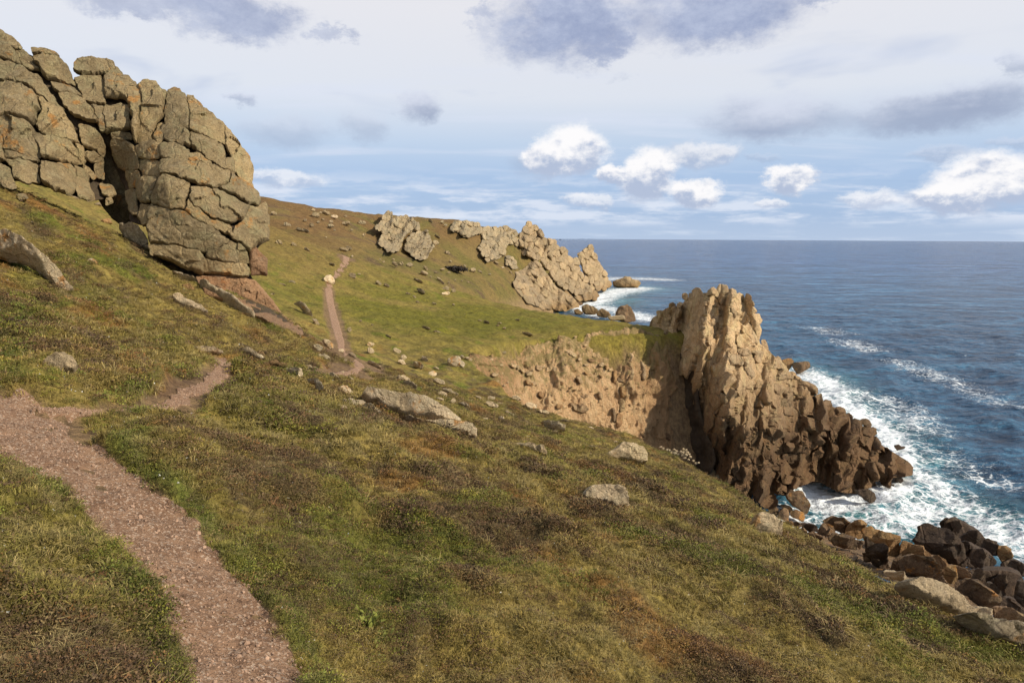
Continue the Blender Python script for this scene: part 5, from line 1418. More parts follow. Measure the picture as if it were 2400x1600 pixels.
# smaller stones, in the scatters the photograph shows: (x, y, w, h, tilt) in tens of enlarged pixels
SC = [('upper hillside beside the tower', 'stones on the upper hillside', Z3, [(11, 16, 4, 2, 20), (19, 23, 5, 2.5, 20), (14, 34, 4.5, 3, 0), (23, 35, 3.5, 2, 30), (31, 38, 4, 1.5, 30), (27, 26, 5, 1.5, 25), (30.5, 26.5, 5, 1.5, 25), (35, 14, 3, 1.5, 0), (36.5, 17, 5, 3, 10), (43, 15.5, 5, 2, 15), (48, 18, 4, 1.8, 5),
        (55, 17.5, 2, 1.5, 0), (30, 20, 2.5, 1.5, 0), (34, 23, 3, 2, 0), (46, 23.5, 4, 2, 0), (46, 21, 2.5, 2, 0), (55, 22, 5, 2, 5), (65, 22, 5, 2.5, 0), (58.5, 26, 2, 1.5, 0), (66, 29, 2, 1.5, 0), (48, 26, 1.5, 1, 0), (43, 30.5, 1.5, 1, 0), (38, 21, 2, 1.4, 0), (41, 19.5, 2, 1, 10), (39.5, 15.5, 2, 1.2, 0)]),
      ('green middle hillside', 'stones on the middle hillside', Z3, [(54, 38, 6, 2.2, 5), (57, 37, 4, 1.5, 15), (59, 42, 1.5, 1, 0), (46.5, 47, 4, 1, 25), (14.5, 47, 1.5, 1, 0), (59, 54, 4.5, 3, 20), (63, 53, 2, 1, 0), (75, 58.5, 4, 2, 35), (80, 60, 4, 1.5, 20), (22, 58, 4, 1.5, 15), (16, 59.5, 5, 1, 10),
        (10, 65.5, 3, 1.5, 0), (64, 81.5, 2, 1, 0), (71, 84, 2, .8, 0), (57, 87, 3, 3, 60), (81, 91, 4, 1.2, 30), (104, 86, 5, 1.5, 20), (111, 88.5, 5, 1.5, 10), (137, 81.5, 3, 1, 10), (141, 82.5, 4, 1.5, 20), (149, 83, 3, 1, 0), (148, 84.5, 2, 1.2, 0), (152, 86, 2.5, 1.2, 0), (160, 81, 3, 1, 10),
        (166, 89.5, 7, 1.2, 20), (128, 77.5, 1.5, .8, 0), (121, 71.5, 2, 1, 0), (109, 71, 3, 1, 20), (99, 70, 2.5, 1.2, 20), (97, 67, 2.5, 1.2, 40), (93, 65, 3, 1.2, 15), (101, 63.5, 6, 2.2, 30), (152, 101, 3, 1.5, 0), (29.5, 88, 3, 1.5, 30)]),
      ('far slope below the grey crags', 'stones below the far crags', Z3, [(85, 47, 4, 2, 40), (84, 44, 2, 1, 0), (76, 44, 1.5, 1, 0), (89, 46.5, 3, 2, 0), (94, 47.5, 4, 2.5, 0), (78, 45.5, 2, 1, 0), (104, 49.5, 4, 1.5, 40), (103, 52.5, 5, 2.5, 15), (107, 54.5, 1.3, 1, 0), (99, 57, 6, 1.2, 25), (112, 56, 4, 1.5, 35), (114, 58, 3, 1.5, 40),
        (116, 62, 5, 2.5, 0), (116, 65, 5, 2, 0), (121, 63.5, 3, 2.5, 20), (117, 40, 3, 2, 0), (133, 50.5, 3.5, 2.8, 0), (114, 50, 3, 1.5, 0), (118, 52, 2, 1, 0), (137, 51.5, 3, 1.2, 30), (110, 52, 2, 1, 0), (128, 48, 2, 1, 40), (119, 45, 2, 1.2, 30), (118, 58, 1.5, 1, 0), (122, 56.5, 1.5, 1, 0), (130, 58, 1.5, 1, 0), (126, 57, 1.2, .8, 0),
        (143, 53, 2, .8, 0), (151, 49, 2, 1, 0), (147, 46, 3, 1.2, 20), (156, 52, 2.5, 1, 30), (161, 57, 2, 1, 20), (110, 34, 4, 3, 0), (111, 30, 4, 1, 35), (107, 20.5, 3, 1.5, 30), (114, 21, 3, 2, 0), (116, 23, 2.5, 1.5, 0)]),
      ('ground around the trail hairpin', 'stones around the hairpin trail', Z7, [(33, 9, 6, 2.5, 30), (46, 14.5, 10, 2, 30), (44, 6, 4.5, 4, 20), (44, 2, 5, 3, 15), (60, 6, 5, 3.2, 25), (64, 10, 4, 3, 40), (63, 13, 5, 2.5, 30), (73, 15, 7, 4, 20), (82, 20, 5, 3.5, 0), (77, 11, 5, 2.5, 30), (84, 16.5, 4, 1.5, 20), (28.5, 12, 2.5, 2, 0), (26, 6, 3.5, 2, 0), (15, 9.8, 8, 2.6, 10),
        (22, 22, 8, 3, 30), (7, 16, 10, 1.4, 15), (32, 34, 4, 1.5, 0), (20, 35, 3, 2, 20), (1, 20, 3, 7, 0), (27, 19, 2, 1.5, 0), (32, 23, 4, 2, 40), (12, 4, 6, 4, 35), (18, 2, 8, 3.5, 40)]),
      ('slope above the earth cliff', 'stones scattered above the cove', Z7, [(64, 23, 9, 3, 15), (68, 27, 9, 4, 20), (86, 25, 7, 3, 15), (93, 31.5, 11, 2.5, 25), (88, 32.5, 6, 3, 25), (86.5, 35.5, 5, 1.5, 20), (94.5, 36.5, 3, 4, 45), (101.5, 39, 8, 2, 25), (105, 36.5, 3, 1.2, 0), (110, 34.5, 4, 2, 30), (117.5, 35, 5, 2.5, 0), (118, 39, 9, 3, 10), (133, 35, 6, 2.5, 10),
        (142, 40, 8, 4, 15), (150, 43.5, 7, 2.2, 15), (129, 44.5, 6, 2, 20), (114, 47.5, 4, 1.5, 0), (124, 47, 4, 2, 10), (139, 49, 4, 1, 25), (163, 48.5, 6, 1.2, 10), (160, 43.5, 7, 2.5, 25), (179, 53, 4, .9, 15), (179, 64.5, 5, 1.3, 5), (178, 69, 3, 1.2, 0), (194, 61.5, 3, 1.2, 5), (157, 55.5, 4, 1.5, 10), (104, 11, 5, 1.6, 20), (100, 9.5, 3, 1.5, 30), (123, 38, 3, 1, 10)])]
ORD = 'first second third fourth fifth sixth seventh eighth ninth tenth eleventh twelfth thirteenth fourteenth fifteenth sixteenth seventeenth eighteenth nineteenth twentieth'.split()


def desc(w, h, k):
    return ('small' if w * k < 10 else 'larger', 'slab' if w / h > 2.6 else 'stone')


for where, grp, reg, lst in SC:
    cls = {}
    for it in sorted(lst):
        cls.setdefault(desc(it[2], it[3], 10 / reg[2]), []).append(it)
    for (x, y, w, h, tl) in lst:
        c = P('%g,%g' % (x, y), reg)[0]; k = 10 / reg[2]
        ww, hh_ = w * k, max(h * k, 2.4)
        size, kind = desc(w, h, k)
        mem = cls[(size, kind)]; nth = mem.index((x, y, w, h, tl))
        lab = ('%s %s pale %s from left on the %s' % (ORD[nth], size, kind, where)) if len(mem) > 1 else 'only %s pale %s on the %s' % (size, kind, where)
        mt = MP if rb.random() < (.35 if reg is Z7 else .08) else (MF if reg is Z7 else MAT['granite_crag'])
        boulder(blob_poly(c[0], c[1], ww * 1.03, hh_ * 1.02, tl), 'stone', lab, 'stone', mt, '%s %ss: %s' % (size, kind, grp), far=(reg is Z3), facets=3, T=.34)

# boulders of the shore below the brow, and wave-washed rocks
shore_d = depth_tps([(1840, 1200, 36), (1890, 1230, 33), (2000, 1240, 36), (2000, 1290, 28), (2100, 1300, 29), (2120, 1260, 36), (2200, 1350, 26), (2240, 1400, 23.5), (2100, 1220, 52), (2150, 1230, 49), (2250, 1220, 54), (2300, 1290, 47), (2330, 1400, 30), (2250, 1300, 42), (2352, 1300, 47), (2180, 1310, 34), (2300, 1440, 22)])
SH = [('-2,14 4,14 8,17 4,21 -2,19', 'granite_golden', 'small orange boulder at the top of the shore row'), ('6,14 12,14 16,18 12,21 8,19', 'granite_shore', 'small brown boulder second in the shore row'), ('15,15 24,15 32,18 33,23 24,23 18,20', 'granite_wet', 'dark flat boulder beside the surf'),
      ('14,20 18,19 22,22 22,27 16,25', 'granite_shore', 'small upright brown boulder on the grassy edge'), ('23,24 28,23 34,27 36,31 30,31 24,28', 'granite_shore', 'low brown boulder bedded in the grassy edge'),
      ('37,13 44,8 52,9 62,13 66,17 64,26 56,25 50,22 44,16', 'granite_shore', 'humped brown rock highest above the white water'), ('34,19 38,14 44,15 50,22 48,27 36,29 33,25', 'granite_shore', 'rounded boulder left of the humped rock'), ('47,14 52,13 57,18 57,24 52,24 48,19', 'granite_shore', 'smooth egg shaped boulder against the humped rock'),
      ('58,20 64,15 70,12 76,16 77,24 74,31 66,30 58,26', 'granite_golden', 'golden boulder with an orange lichen crown'), ('40,30 46,26 56,27 63,30 66,36 64,41 56,41 46,37', 'granite_shore', 'crumbly brown boulder sunk in the grassy edge'), ('62,31 66,31 70,37 69,42 64,41', 'granite_shore', 'narrow boulder beside the crumbly boulder'),
      ('70,33 75,32 76,38 73,41 70,38', 'granite_shore', 'small square boulder in the shadowed gap'), ('76,20 84,18 92,22 102,26 110,32 115,40 114,46 106,54 98,56 90,40 78,30', 'granite_golden', 'big cracked golden block with shaded flank'), ('75,29 88,38 97,50 100,62 90,60 78,48', 'granite_wet', 'dark flank of the big cracked golden block, shade in its colour'),  # golden block's shaded flank: shade set by a darker stone colour
      ('104,52 112,46 115,54 111,64 101,62', 'granite_shore', 'brown foot block under the cracked golden block'), ('114,36 118,33 126,36 136,40 144,46 143,51 132,49 122,47 114,48', 'granite_golden', 'flat topped golden block with orange patch'), ('112,50 124,46 134,50 142,56 150,64 158,72 154,80 142,76 128,68 114,64', 'granite_shore', 'steep shaded block below the flat topped one'),
      ('142,49 150,46 158,50 164,56 167,62 166,70 160,74 152,66 146,57', 'granite_golden', 'tilted golden slab with an orange seam'), ('156,58 164,57 167,64 165,76 158,80 154,68', 'granite_golden', 'bright orange faced block right of the tilted slab'), ('150,76 158,75 165,75 166,82 164,90 156,86 151,81', 'granite_golden', 'small orange block at the slab edge'),
      ('160,56 170,57 178,62 183,69 176,72 168,68 164,61', 'granite_shore', 'brown block behind the orange faced block'), ('166,74 172,71 180,70 192,73 198,82 200,94 196,99 184,97 176,90 168,80', 'granite_shore', 'large squarish brown block above the smooth pale slab'), ('180,98 196,98 203,101 205,114 192,112 184,106', 'granite_slab', 'pale foot block under the squarish brown one'),
      ('199,85 204,88 203,98 201,106 198,96', 'granite_shore', 'thin upright stone beside the squarish block'), ('126,32 131,22 131,18 136,15 146,18 154,22 160,30 165,38 171,46 177,55 172,62 160,56 150,48 140,44 132,38', 'granite_wet', 'dark slanting slab rising from the surf'),
      ('154,14 158,10 164,9 170,12 178,16 188,22 196,28 201,35 194,42 180,38 168,36 160,28', 'granite_wet', 'darkest crested rock standing highest in the surf'), ('164,36 176,33 190,40 204,46 211,54 202,62 188,64 178,58 170,48', 'granite_wet', 'lumpy dark rock in front of the crested rock'), ('196,30 206,34 212,40 210,48 198,46 190,40', 'granite_wet', 'dark rock shoulder right of the crested rock'),
      ('206,38 214,37 220,41 219,51 211,54 207,47', 'granite_golden', 'orange brown block at the end of the dark rocks'), ('176,66 190,60 206,60 222,61 238,68 246,112 226,112 208,104 198,88 188,76', 'granite_wet', 'great dark rock face at the right edge'), ('210,54 222,50 234,56 246,60 246,72 226,64 212,62', 'granite_wet', 'flat dark ledge washed by foam at the right edge'),
      ('203,98 216,98 226,106 236,114 220,118 205,114', 'granite_shore', 'rounded furrowed rock under the dark face'), ('175,60 182,58 185,66 180,72 175,68', 'granite_wet', 'small dark rock wedged behind the brown blocks'), ('80,40 84,38 88,44 87,50 82,48', 'granite_shore', 'small boulder with a flat lit face in the shadowed gap'), ('76,44 82,44 84,53 78,53', 'granite_shore', 'broken boulder low in the shadowed gap'),
      ('86,48 92,48 97,55 92,58 87,55', 'granite_wet', 'dark rounded stone low in the shadowed gap'), ('96,62 108,63 122,69 118,72 104,70', 'granite_slab', 'pale ledge along the grassy edge above the smooth slab')]
for s, mt, lab in SH:
    pl = P(s, S_); ext = np.ptp(pl, axis=0).max()
    if lab.split()[0] in ('great', 'lumpy', 'darkest', 'flat') and mt == 'granite_wet' and ext > 70:
        c_ = pl.mean(0); b_ = pl[pl[:, 1].argmax()]
        o = thing('shore_rock', Vector(at(c_[0], b_[1], float(shore_d(c_[0], b_[1])))), lab, 'rock', 'boulders of the shore below the slope')
        for q in cells(pl, 28, 1.5, -30, seed=int(ext)):
            e2 = np.ptp(q, axis=0).max()
            block('block', q, float(shore_d(*q.mean(0))), MAT[mt], o, T=min(26, e2 * .5), Rr=min(7, e2 * .14), back=e2, out=(.15, -.80, .58), sp=2.2, facets=4, amp=.7, bamp=2.0, fr=.6, p=1.6, grow=1.6, corner=.05, push=rb.uniform(-8, 8), wedge=rb.choice([0, 1.8, 2.8]), frac=(16, 4.5, 1.3), sharp=34, fs=2.0)
        block('bedrock', c_ + (pl - c_) * .94, float(shore_d(*c_)) + 2.2, MAT[mt], o, T=4, Rr=10, back=ext * .8, out=(.15, -.80, .58), sp=5, amp=1.5)
        continue
    cpl = pl.mean(0); Yc = float(shore_d(cpl[0], cpl[1] + .15 * np.ptp(pl[:, 1])))
    o = block('shore_boulder', pl, Yc, MAT[mt], None, T=min(70, ext * .55), Rr=min(9, ext * .10), back=ext * .7, out=(.15, -.80, .58), sp=2.4 if ext > 60 else 1.8, facets=5, amp=.7, bamp=2.2, fr=.6, p=1.6, grow=.3, corner=.05, push=rb.uniform(-9, 9), wedge=rb.choice([1.2, 2.2, 3.2]), frac=(26, 7.0, 1.2), sharp=34, fs=2.2)
    tag(o, lab, 'boulder', 'boulders of the shore below the slope')


o = block('shore_ledge', P('10,22 30,26 60,30 100,40 130,46 160,52 178,62 184,96 200,112 164,102 116,78 80,62 50,48 24,36', S_), lambda x, y: shore_d(x, y) * 1.05 + 2.5, MAT['granite_shore'], None, T=14, Rr=8, back=60, out=(.15, -.7, .7), sp=2.6, amp=1.2, frac=(18, 5, 1.0), sharp=36)
tag(o, 'broken ledge of brown bedrock along the grassy edge under the boulders', 'rock ledge')


def searock(pl, lab, mt, name='sea_rock', T=.4):
    b = pl[pl[:, 1].argmax()]
    Yb = sea_pt(b[0] / DS, (b[1] - 1) / DS)[1]
    ext = np.ptp(pl, axis=0).max()
    pl = pl.copy()
    o = block(name, pl, Yb, MAT[mt], None, T=ext * T * .6, Rr=min(9, ext * .18), back=ext * .6, out=(.2, -.9, .35), sp=float(np.clip(ext / 26, 1.2, 2.6)), facets=4, amp=.7, bamp=1.0, fr=.5, corner=.07, grow=.6, wedge=rb.choice([0, 2.0]), sharp=38)
    tag(o, lab, 'sea rock', 'rocks standing in the sea')


for s, reg, mt, lab in [('193,98 200,96 208,94 211,91 214,92 219,92 222,96 232,97 236,102 230,108 214,108 204,107 194,105', H1, 'granite_far', 'brown sea stack off the tip of the far headland'),
                        ('146,136 152,133 162,136 170,142 166,149 150,148 147,143', H1, 'granite_far', 'rugged rock at the sea edge behind the green brow'), ('168,144 176,140 186,144 191,151 180,153 170,150', H1, 'granite_far', 'low broken rock right of the rugged one behind the brow'),
                        ('198,146 204,137 214,134 220,138 224,146 229,158 212,162 198,156', H1, 'granite_shore', 'squat layered sea rock behind the grassy neck'), ('134,142 140,140 148,146 142,149 136,148', H1, 'granite_far', 'small tan rock just behind the green brow'), ('136,130 142,129 148,132 142,135', H1, 'granite_shore', 'tiny half drowned rock under the far ridge'),
                        ('47,15 54,14 60,13 65,17 62,22 58,30 54,34 50,24', P4_, 'granite_golden', 'small brown rock stub behind the headland'), ('62,22 66,19 74,19 80,18 88,19 89,26 84,31 76,35 70,36 66,30', P4_, 'granite_shore', 'ribbed brown rock in the surf behind the headland'),
                        ('118,110 128,109 138,108 148,114 152,122 149,128 142,130 130,121', P5_, 'granite_wet', 'wave washed slab in front of the headland'), ('174,86 180,86 190,90 194,96 190,99 182,94', P5_, 'granite_wet', 'pointed wet rock right of the headland foot'),
                        ('180,42 186,40 190,44 196,44 194,47 188,48 184,49', P5_, 'granite_wet', 'low dark rock farthest out in the foam'), ('163,44 168,44 173,50 169,52 165,49', P5_, 'granite_wet', 'small dark rock between foam and headland'), ('175,100 179,101 180,104 176,104', P5_, 'granite_wet', 'tiny dark rock in foam below the pointed one'),
                        ('183,92 190,82 196,86 206,84 210,92 216,100 219,106 216,118 212,122 206,114 196,108 188,101', P3_, 'granite_shore', 'leaning brown slab rock at the foot of the headland'), ('157,110 164,108 172,112 173,120 168,126 160,122', P3_, 'granite_shore', 'rounded boulder left of a pair beside the inlet'),
                        ('174,116 180,110 186,112 188,120 186,132 178,132 173,125', P3_, 'granite_shore', 'upright boulder right of a pair beside the inlet'), ('174,107 182,106 192,110 194,117 188,119 182,112', P3_, 'granite_shore', 'dark humped boulder behind the pair beside the inlet'), ('192,116 200,114 210,118 212,125 210,132 200,128 192,123', P3_, 'granite_golden', 'flat mossy boulder at the inlet edge')]:
    searock(P(s, reg), lab, mt)
# the pale slab on the neck, and the boulders there
o = block('rock_slab', P('184,152 200,150 212,150 213,157 190,158', H1), 118.0, MAT['granite_slab'], None, T=6, Rr=4, back=14, out=(.1, -.8, .6), sp=1.8, facets=2)
tag(o, 'pale flat slab at the back of the grassy neck', 'rock slab')
o = block('boulder', P('36,82 40,80 43,81 43,86 40,88 36,87', P1_), 103.2, MAT['granite_far'], None, T=6, Rr=4, back=8, out=(.1, -.8, .6), sp=1.6, facets=3)
tag(o, 'round boulder on the bright grass of the neck', 'boulder')
# cobbles at the cave mouth
COB = sorted([(2, 22), (6, 23), (10, 25), (14, 27), (19, 29), (23, 25), (27, 26), (26, 31), (31, 30), (33, 26), (29, 34), (35, 37), (38, 33), (42, 39), (27, 21), (22, 28), (17, 24.5), (8, 27), (31, 22.5), (36, 29), (46, 43), (50, 42), (-4, 20), (-8, 18), (13, 22)])
for i, (x, y) in enumerate(COB):
    c = P('%g,%g' % (x, y), P3_)[0]
    o = block('cobble', blob_poly(c[0], c[1], rb.uniform(6, 9.5), rb.uniform(5, 7), rb.uniform(-20, 30)), 88.0 + rb.uniform(-.4, .4), MAT['granite_field'], None, T=3, Rr=2.5, back=4, out=(.2, -.8, .55), sp=1.4, facets=3, amp=.6)
    tag(o, ('%s pale cobble from the left in the heap at the cave mouth' % ORD[i]) if i < 20 else ('%s pale cobble from the right in the heap at the cave mouth' % ORD[len(COB) - 1 - i]), 'cobble', 'cobbles heaped at the cave mouth')


# ------------------------------------------------------------------ vegetation as masses
def proto(name, verts, faces, tip, mat):
    me = bpy.data.meshes.new(name)
    me.from_pydata([tuple(v) for v in verts], [], faces)
    a = me.attributes.new('tip', 'FLOAT', 'POINT'); a.data.foreach_set('value', np.asarray(tip, np.float32))
    me.materials.append(mat)
    return bpy.data.objects.new(name, me)


def blade_tuft(name, n, L, spread, wid, seed, lean=.9, mat='plant'):
    rs = random.Random(seed); V = []; F = []; tp = []
    for i in range(n):
        a = rs.uniform(0, 6.283); r0 = spread * math.sqrt(rs.random()) * .6
        bx, by = r0 * math.cos(a), r0 * math.sin(a)
        b = a + rs.uniform(-.9, .9); l = L * rs.uniform(.55, 1.2); ln = lean * rs.uniform(.4, 1.3)
        dx, dy = math.cos(b), math.sin(b); px, py = -dy * wid, dx * wid
        k = len(V)
        h1, o1 = l * .55, l * .30 * ln; h2, o2 = l * (.95 - .45 * min(ln, 1.4)), l * .85 * ln
        V += [(bx - px, by - py, -.01), (bx + px, by + py, -.01), (bx + dx * o1 - px * .8, by + dy * o1 - py * .8, h1), (bx + dx * o1 + px * .8, by + dy * o1 + py * .8, h1), (bx + dx * o2, by + dy * o2, h2)]
        tp += [0, 0, .5, .5, 1]
        F += [(k, k + 1, k + 3, k + 2), (k + 2, k + 3, k + 4)]
    return proto(name, V, F, tp, MAT[mat])


def leaf_clump(name, n, rad, hgt, leaf, seed):
    rs = random.Random(seed); V = []; F = []; tp = []
    for i in range(n):
        a = rs.uniform(0, 6.283); rr = math.sqrt(rs.random()); z = hgt * math.sqrt(max(0, 1 - rr * rr)) * rs.uniform(.55, 1.05)
        c = Vector((rad * rr * math.cos(a), rad * rr * math.sin(a), z))
        d = Vector((rs.gauss(0, 1), rs.gauss(0, 1), rs.gauss(.5, .7))).normalized(); u = d.orthogonal().normalized()
        u.rotate(Matrix.Rotation(rs.uniform(0, 6.28), 3, d)); l = leaf * rs.uniform(.6, 1.4); k = len(V)
        w = d.cross(u) * l * .32
        V += [tuple(c - u * l * .5), tuple(c + w), tuple(c + u * l * .6), tuple(c - w)]; tp += [rs.random()] * 4
        F.append((k, k + 1, k + 2, k + 3))
    return proto(name, V, F, tp, MAT['plant'])


def scatter(name, label, pts, rot, scl, tint, pro):
    me = bpy.data.meshes.new(name)
    me.vertices.add(len(pts)); me.vertices.foreach_set('co', np.asarray(pts, np.float32).ravel())
    for an, dat in (('rot', rot), ('scl', scl)):
        a = me.attributes.new(an, 'FLOAT_VECTOR', 'POINT'); a.data.foreach_set('vector', np.asarray(dat, np.float32).ravel())
    a = me.attributes.new('tint', 'FLOAT_COLOR', 'POINT'); a.data.foreach_set('color', np.c_[tint, np.ones(len(pts))].astype(np.float32).ravel())
    o = link(bpy.data.objects.new(name, me))
    ng = bpy.data.node_groups.new(name, 'GeometryNodeTree')
    ng.interface.new_socket('Geometry', in_out='INPUT', socket_type='NodeSocketGeometry')
    ng.interface.new_socket('Geometry', in_out='OUTPUT', socket_type='NodeSocketGeometry')
    N = ng.nodes; gi = N.new('NodeGroupInput'); go = N.new('NodeGroupOutput')
    iop = N.new('GeometryNodeInstanceOnPoints'); oi = N.new('GeometryNodeObjectInfo'); oi.inputs['Object'].default_value = pro
    oi.inputs['As Instance'].default_value = True
    e2r = N.new('FunctionNodeEulerToRotation')
    na = N.new('GeometryNodeInputNamedAttribute'); na.data_type = 'FLOAT_VECTOR'; na.inputs[0].default_value = 'rot'
    nb = N.new('GeometryNodeInputNamedAttribute'); nb.data_type = 'FLOAT_VECTOR'; nb.inputs[0].default_value = 'scl'
    Lk = ng.links.new
    Lk(gi.outputs[0], iop.inputs['Points']); Lk(oi.outputs['Geometry'], iop.inputs['Instance'])
    Lk(na.outputs[0], e2r.inputs[0]); Lk(e2r.outputs[0], iop.inputs['Rotation']); Lk(nb.outputs[0], iop.inputs['Scale'])
    Lk(iop.outputs[0], go.inputs[0])
    md = o.modifiers.new('scatter', 'NODES'); md.node_group = ng
    tag(o, label, kind='stuff')
    return o


def field(n, r0, r1, seed, pw=1.0):
    rs = np.random.default_rng(seed)
    a = rs.uniform(R(-41), R(41), n); r = np.exp(math.log(r0) + (math.log(r1) - math.log(r0)) * rs.random(n) ** pw)
    x, y = r * np.sin(a), r * np.cos(a)
    z, pm, d = ground(x, y)
    ok = (pm > 1.12 - .3 * rs.random(n) ** 3) & (d < .4)
    return x[ok], y[ok], z[ok], r[ok], pm[ok], rs


def make_field(name, label, n, r0, r1, seed, pro, tintfn, s0=1.0, smax=3.0, flat=.65, sel=None, tilt=.25):
    x, y, z, r, pm, rs = field(n, r0, r1, seed)
    if sel is not None:
        k = sel(x, y, r, pm, rs); x, y, z, r, pm = x[k], y[k], z[k], r[k], pm[k]
    m_ = len(x)
    s = s0 * np.clip(r / 6.0, 1, smax) * rs.uniform(.6, 1.4, m_) * np.clip(1.0 + .55 * n2(x, y, .9, 2, 14.2), .75, 1.6)
    scl = np.c_[s, s, s * flat * rs.uniform(.7, 1.3, m_)]
    rot = np.c_[rs.normal(0, tilt, m_), rs.normal(.12, tilt, m_), rs.uniform(0, 6.283, m_)]
    scatter(name, label, np.c_[x, y, z], rot, scl, tintfn(x, y, rs), pro)


def t_grass(x, y, rs):
    c = turf_colour(x, y); m_ = len(x)
    c = lerp(c, PAL['straw'] * 1.0, np.clip(rs.normal(.06, .2, m_), 0, .8))
    c = lerp(c, PAL['green'], np.clip(rs.normal(.0, .25, m_), 0, .7))
    return c * rs.uniform(.75, 1.35, m_)[:, None]


def t_heath(x, y, rs):
    m_ = len(x)
    c = lerp(np.broadcast_to(PAL['heath'] * 1.1, (m_, 3)).copy(), PAL['rust'] * .8, np.clip(rs.normal(.1, .3, m_), 0, .8))
    c = lerp(c, turf_colour(x, y), np.clip(rs.normal(.3, .3, m_), 0, .9))
    return c * rs.uniform(.7, 1.3, m_)[:, None]


def t_moss(x, y, rs):
    m_ = len(x)
    c = lerp(np.broadcast_to(np.array((.100, .125, .026)), (m_, 3)).copy(), np.array((.17, .155, .03)), rs.random(m_))
    return c * rs.uniform(.7, 1.3, m_)[:, None]


make_field('grass', 'short matted grass covering the near slope', 135000, 1.7, 62, 21, blade_tuft('grass_tuft', 20, .062, .05, .0021, 1), t_grass, .85, 3.0)
make_field('dry_grass', 'pale dry grass mixed through the turf', 34000, 1.7, 48, 22, blade_tuft('dry_grass_tuft', 14, .075, .05, .0019, 2, 1.2), lambda x, y, rs: lerp(t_grass(x, y, rs), PAL['straw'], rs.uniform(.2, .9, len(x))), 1.0, 2.6, sel=lambda x, y, r, pm, rs: n2(x, y, .7, 2, 2.9) + .4 * rs.normal(size=len(x)) > .1)
make_field('heather', 'dark low heather and dead stems in patches', 60000, 1.7, 62, 23, leaf_clump('heather_clump', 90, .075, .045, .011, 3), t_heath, 1.0, 3.0, .8, sel=lambda x, y, r, pm, rs: n2(x, y, 1.7, 3, 4.4) + .5 * n2(x, y, 3.2, 3, 7.9) + .30 * rs.normal(size=len(x)) > .12)
make_field('moss_and_thrift', 'bright green cushions of moss and thrift', 36000, 1.7, 55, 24, leaf_clump('cushion', 110, .085, .05, .010, 4), t_moss, 1.0, 2.8, .8, sel=lambda x, y, r, pm, rs: (n2(x, y, 3.2, 3, 7.9) - .3 * n2(x, y, 1.7, 3, 4.4) + .12 * rs.normal(size=len(x)) > .36) | ((np.abs(pm - 1.35) < .3) & (r < 20) & (rs.random(len(x)) < .55)))
make_field('wild_flowers', 'tiny white flowers dotted over the heath', 6500, 2.0, 40, 25, blade_tuft('flower_head', 5, .012, .008, .006, 5, 1.4, 'flower'), lambda x, y, rs: np.ones((len(x), 3)) * .7, .6, 2.6, 1.0)

# gravel on the near paths
gp = []
for X, Y, Z, bed in _pp:
    w_ = (bed * np.ones_like(X)).ravel()
    idx = rng.integers(0, X.size, 5500); idx = idx[w_[idx] > .5]
    gp.append(np.c_[X.ravel()[idx], Y.ravel()[idx], Z.ravel()[idx]] + np.c_[rng.normal(0, .012, (len(idx), 2)), np.zeros(len(idx))])
gp = np.vstack(gp)
t_ = (1 + 5 ** .5) / 2
ico = [(-1, t_, 0), (1, t_, 0), (-1, -t_, 0), (1, -t_, 0), (0, -1, t_), (0, 1, t_), (0, -1, -t_), (0, 1, -t_), (t_, 0, -1), (t_, 0, 1), (-t_, 0, -1), (-t_, 0, 1)]
icf = [(0, 11, 5), (0, 5, 1), (0, 1, 7), (0, 7, 10), (0, 10, 11), (1, 5, 9), (5, 11, 4), (11, 10, 2), (10, 7, 6), (7, 1, 8), (3, 9, 4), (3, 4, 2), (3, 2, 6), (3, 6, 8), (3, 8, 9), (4, 9, 5), (2, 4, 11), (6, 2, 10), (8, 6, 7), (9, 8, 1)]
rp = random.Random(5)
ico = [Vector(v).normalized() * rp.uniform(.75, 1.15) for v in ico]
peb = proto('pebble', ico, icf, [0] * 12, MAT['pebble'])
ps = np.exp(rng.normal(math.log(.0055), .5, len(gp))).clip(.003, .022)
scatter('path_gravel', 'loose granite grit and pebbles on the footpath', gp, rng.uniform(0, 6.28, (len(gp), 3)), np.c_[ps, ps, ps * .7], np.ones((len(gp), 3)), peb)


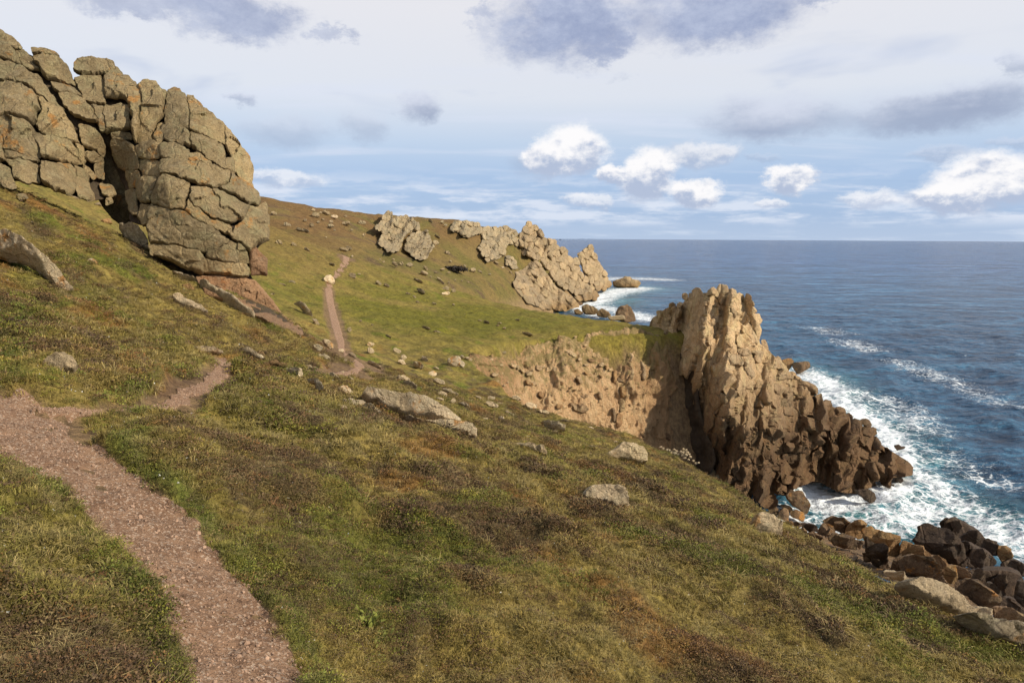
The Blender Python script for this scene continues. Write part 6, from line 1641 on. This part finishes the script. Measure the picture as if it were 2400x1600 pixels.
# ------------------------------------------------------------------ a few single plants
def plant(px, py, label, name, n, L, seed, colour, spread=.1, cat='plant'):
    c = hit(px * DS, py * DS, comb, y0=1.6, y1=400)
    rs = random.Random(seed)
    m, t, b = new_mat(name + '_leaf'); b.inputs['Base Color'].default_value = (*colour, 1); b.inputs['Roughness'].default_value = .8; b.inputs['Specular IOR Level'].default_value = .05
    e = thing(name, Vector(c), label, cat)
    for i in range(n):
        a = rs.uniform(0, 6.283); l = L * rs.uniform(.6, 1.2); el = rs.uniform(.5, 1.35); w = l * .16
        d = Vector((math.cos(a) * math.cos(el), math.sin(a) * math.cos(el), math.sin(el))); s = Vector((-math.sin(a), math.cos(a), 0)) * w
        b0 = Vector((rs.gauss(0, spread), rs.gauss(0, spread), -.01))
        V = [b0 - s * .4, b0 + s * .4, b0 + d * l * .5 - s + Vector((0, 0, .02 * l)), b0 + d * l * .5 + s + Vector((0, 0, .02 * l)), b0 + d * l + Vector((0, 0, -.25 * l))]
        me = bpy.data.meshes.new('leaf'); me.from_pydata([tuple(v) for v in V], [], [(0, 1, 3, 2), (2, 3, 4)]); me.materials.append(m)
        o = bpy.data.objects.new('leaf', me); link(o, e)


plant(838, 1432, 'bright green leafy plant in the right bank of the path', 'leafy_plant', 70, .11, 4, (.17, .18, .04), .05)
plant(870, 1462, 'smaller pale green leafy plant just below the bright one', 'leafy_plant', 40, .09, 8, (.19, .195, .05), .04)
plant(2058, 1300, 'vivid green grass clump on the grassy edge above the shore', 'grass_clump', 60, .5, 6, (.09, .14, .02), .18)


def bush(px, py, label, n, rad, colour, seed):
    c = hit(px * DS, py * DS, comb, y0=60, y1=460)
    rs = np.random.default_rng(seed)
    m, t, b = new_mat('bush_leaf'); b.inputs['Base Color'].default_value = (*colour, 1); b.inputs['Roughness'].default_value = .8
    e = thing('low_bush', Vector(c), label, 'bush')
    d = rs.normal(size=(n, 3)); d /= np.linalg.norm(d, axis=1)[:, None]; d[:, 2] = np.abs(d[:, 2])
    p = d * rs.uniform(.5, 1, n)[:, None] * np.array([rad, rad * .5, rad * .22])
    a = rs.normal(size=(n, 3)) * rad * .07; bb = rs.normal(size=(n, 3)) * rad * .07
    V = np.stack([p - a, p + bb, p + a, p - bb], 1).reshape(-1, 3)
    mesh_obj('foliage', V, np.arange(n * 4).reshape(-1, 4), m, e)
    mesh_obj('stem', np.array([(-.1, 0, -.5), (.1, 0, -.5), (.05, 0, rad * .15), (-.05, 0, rad * .15), (0, .1, -.5), (0, .05, rad * .15)]), np.array([(0, 1, 2, 3), (1, 4, 5, 2), (4, 0, 3, 5)]), m, e)


bush(1042, 620, 'dark low bush in the far valley under the crags', 900, 5.5, (.030, .022, .016), 2)
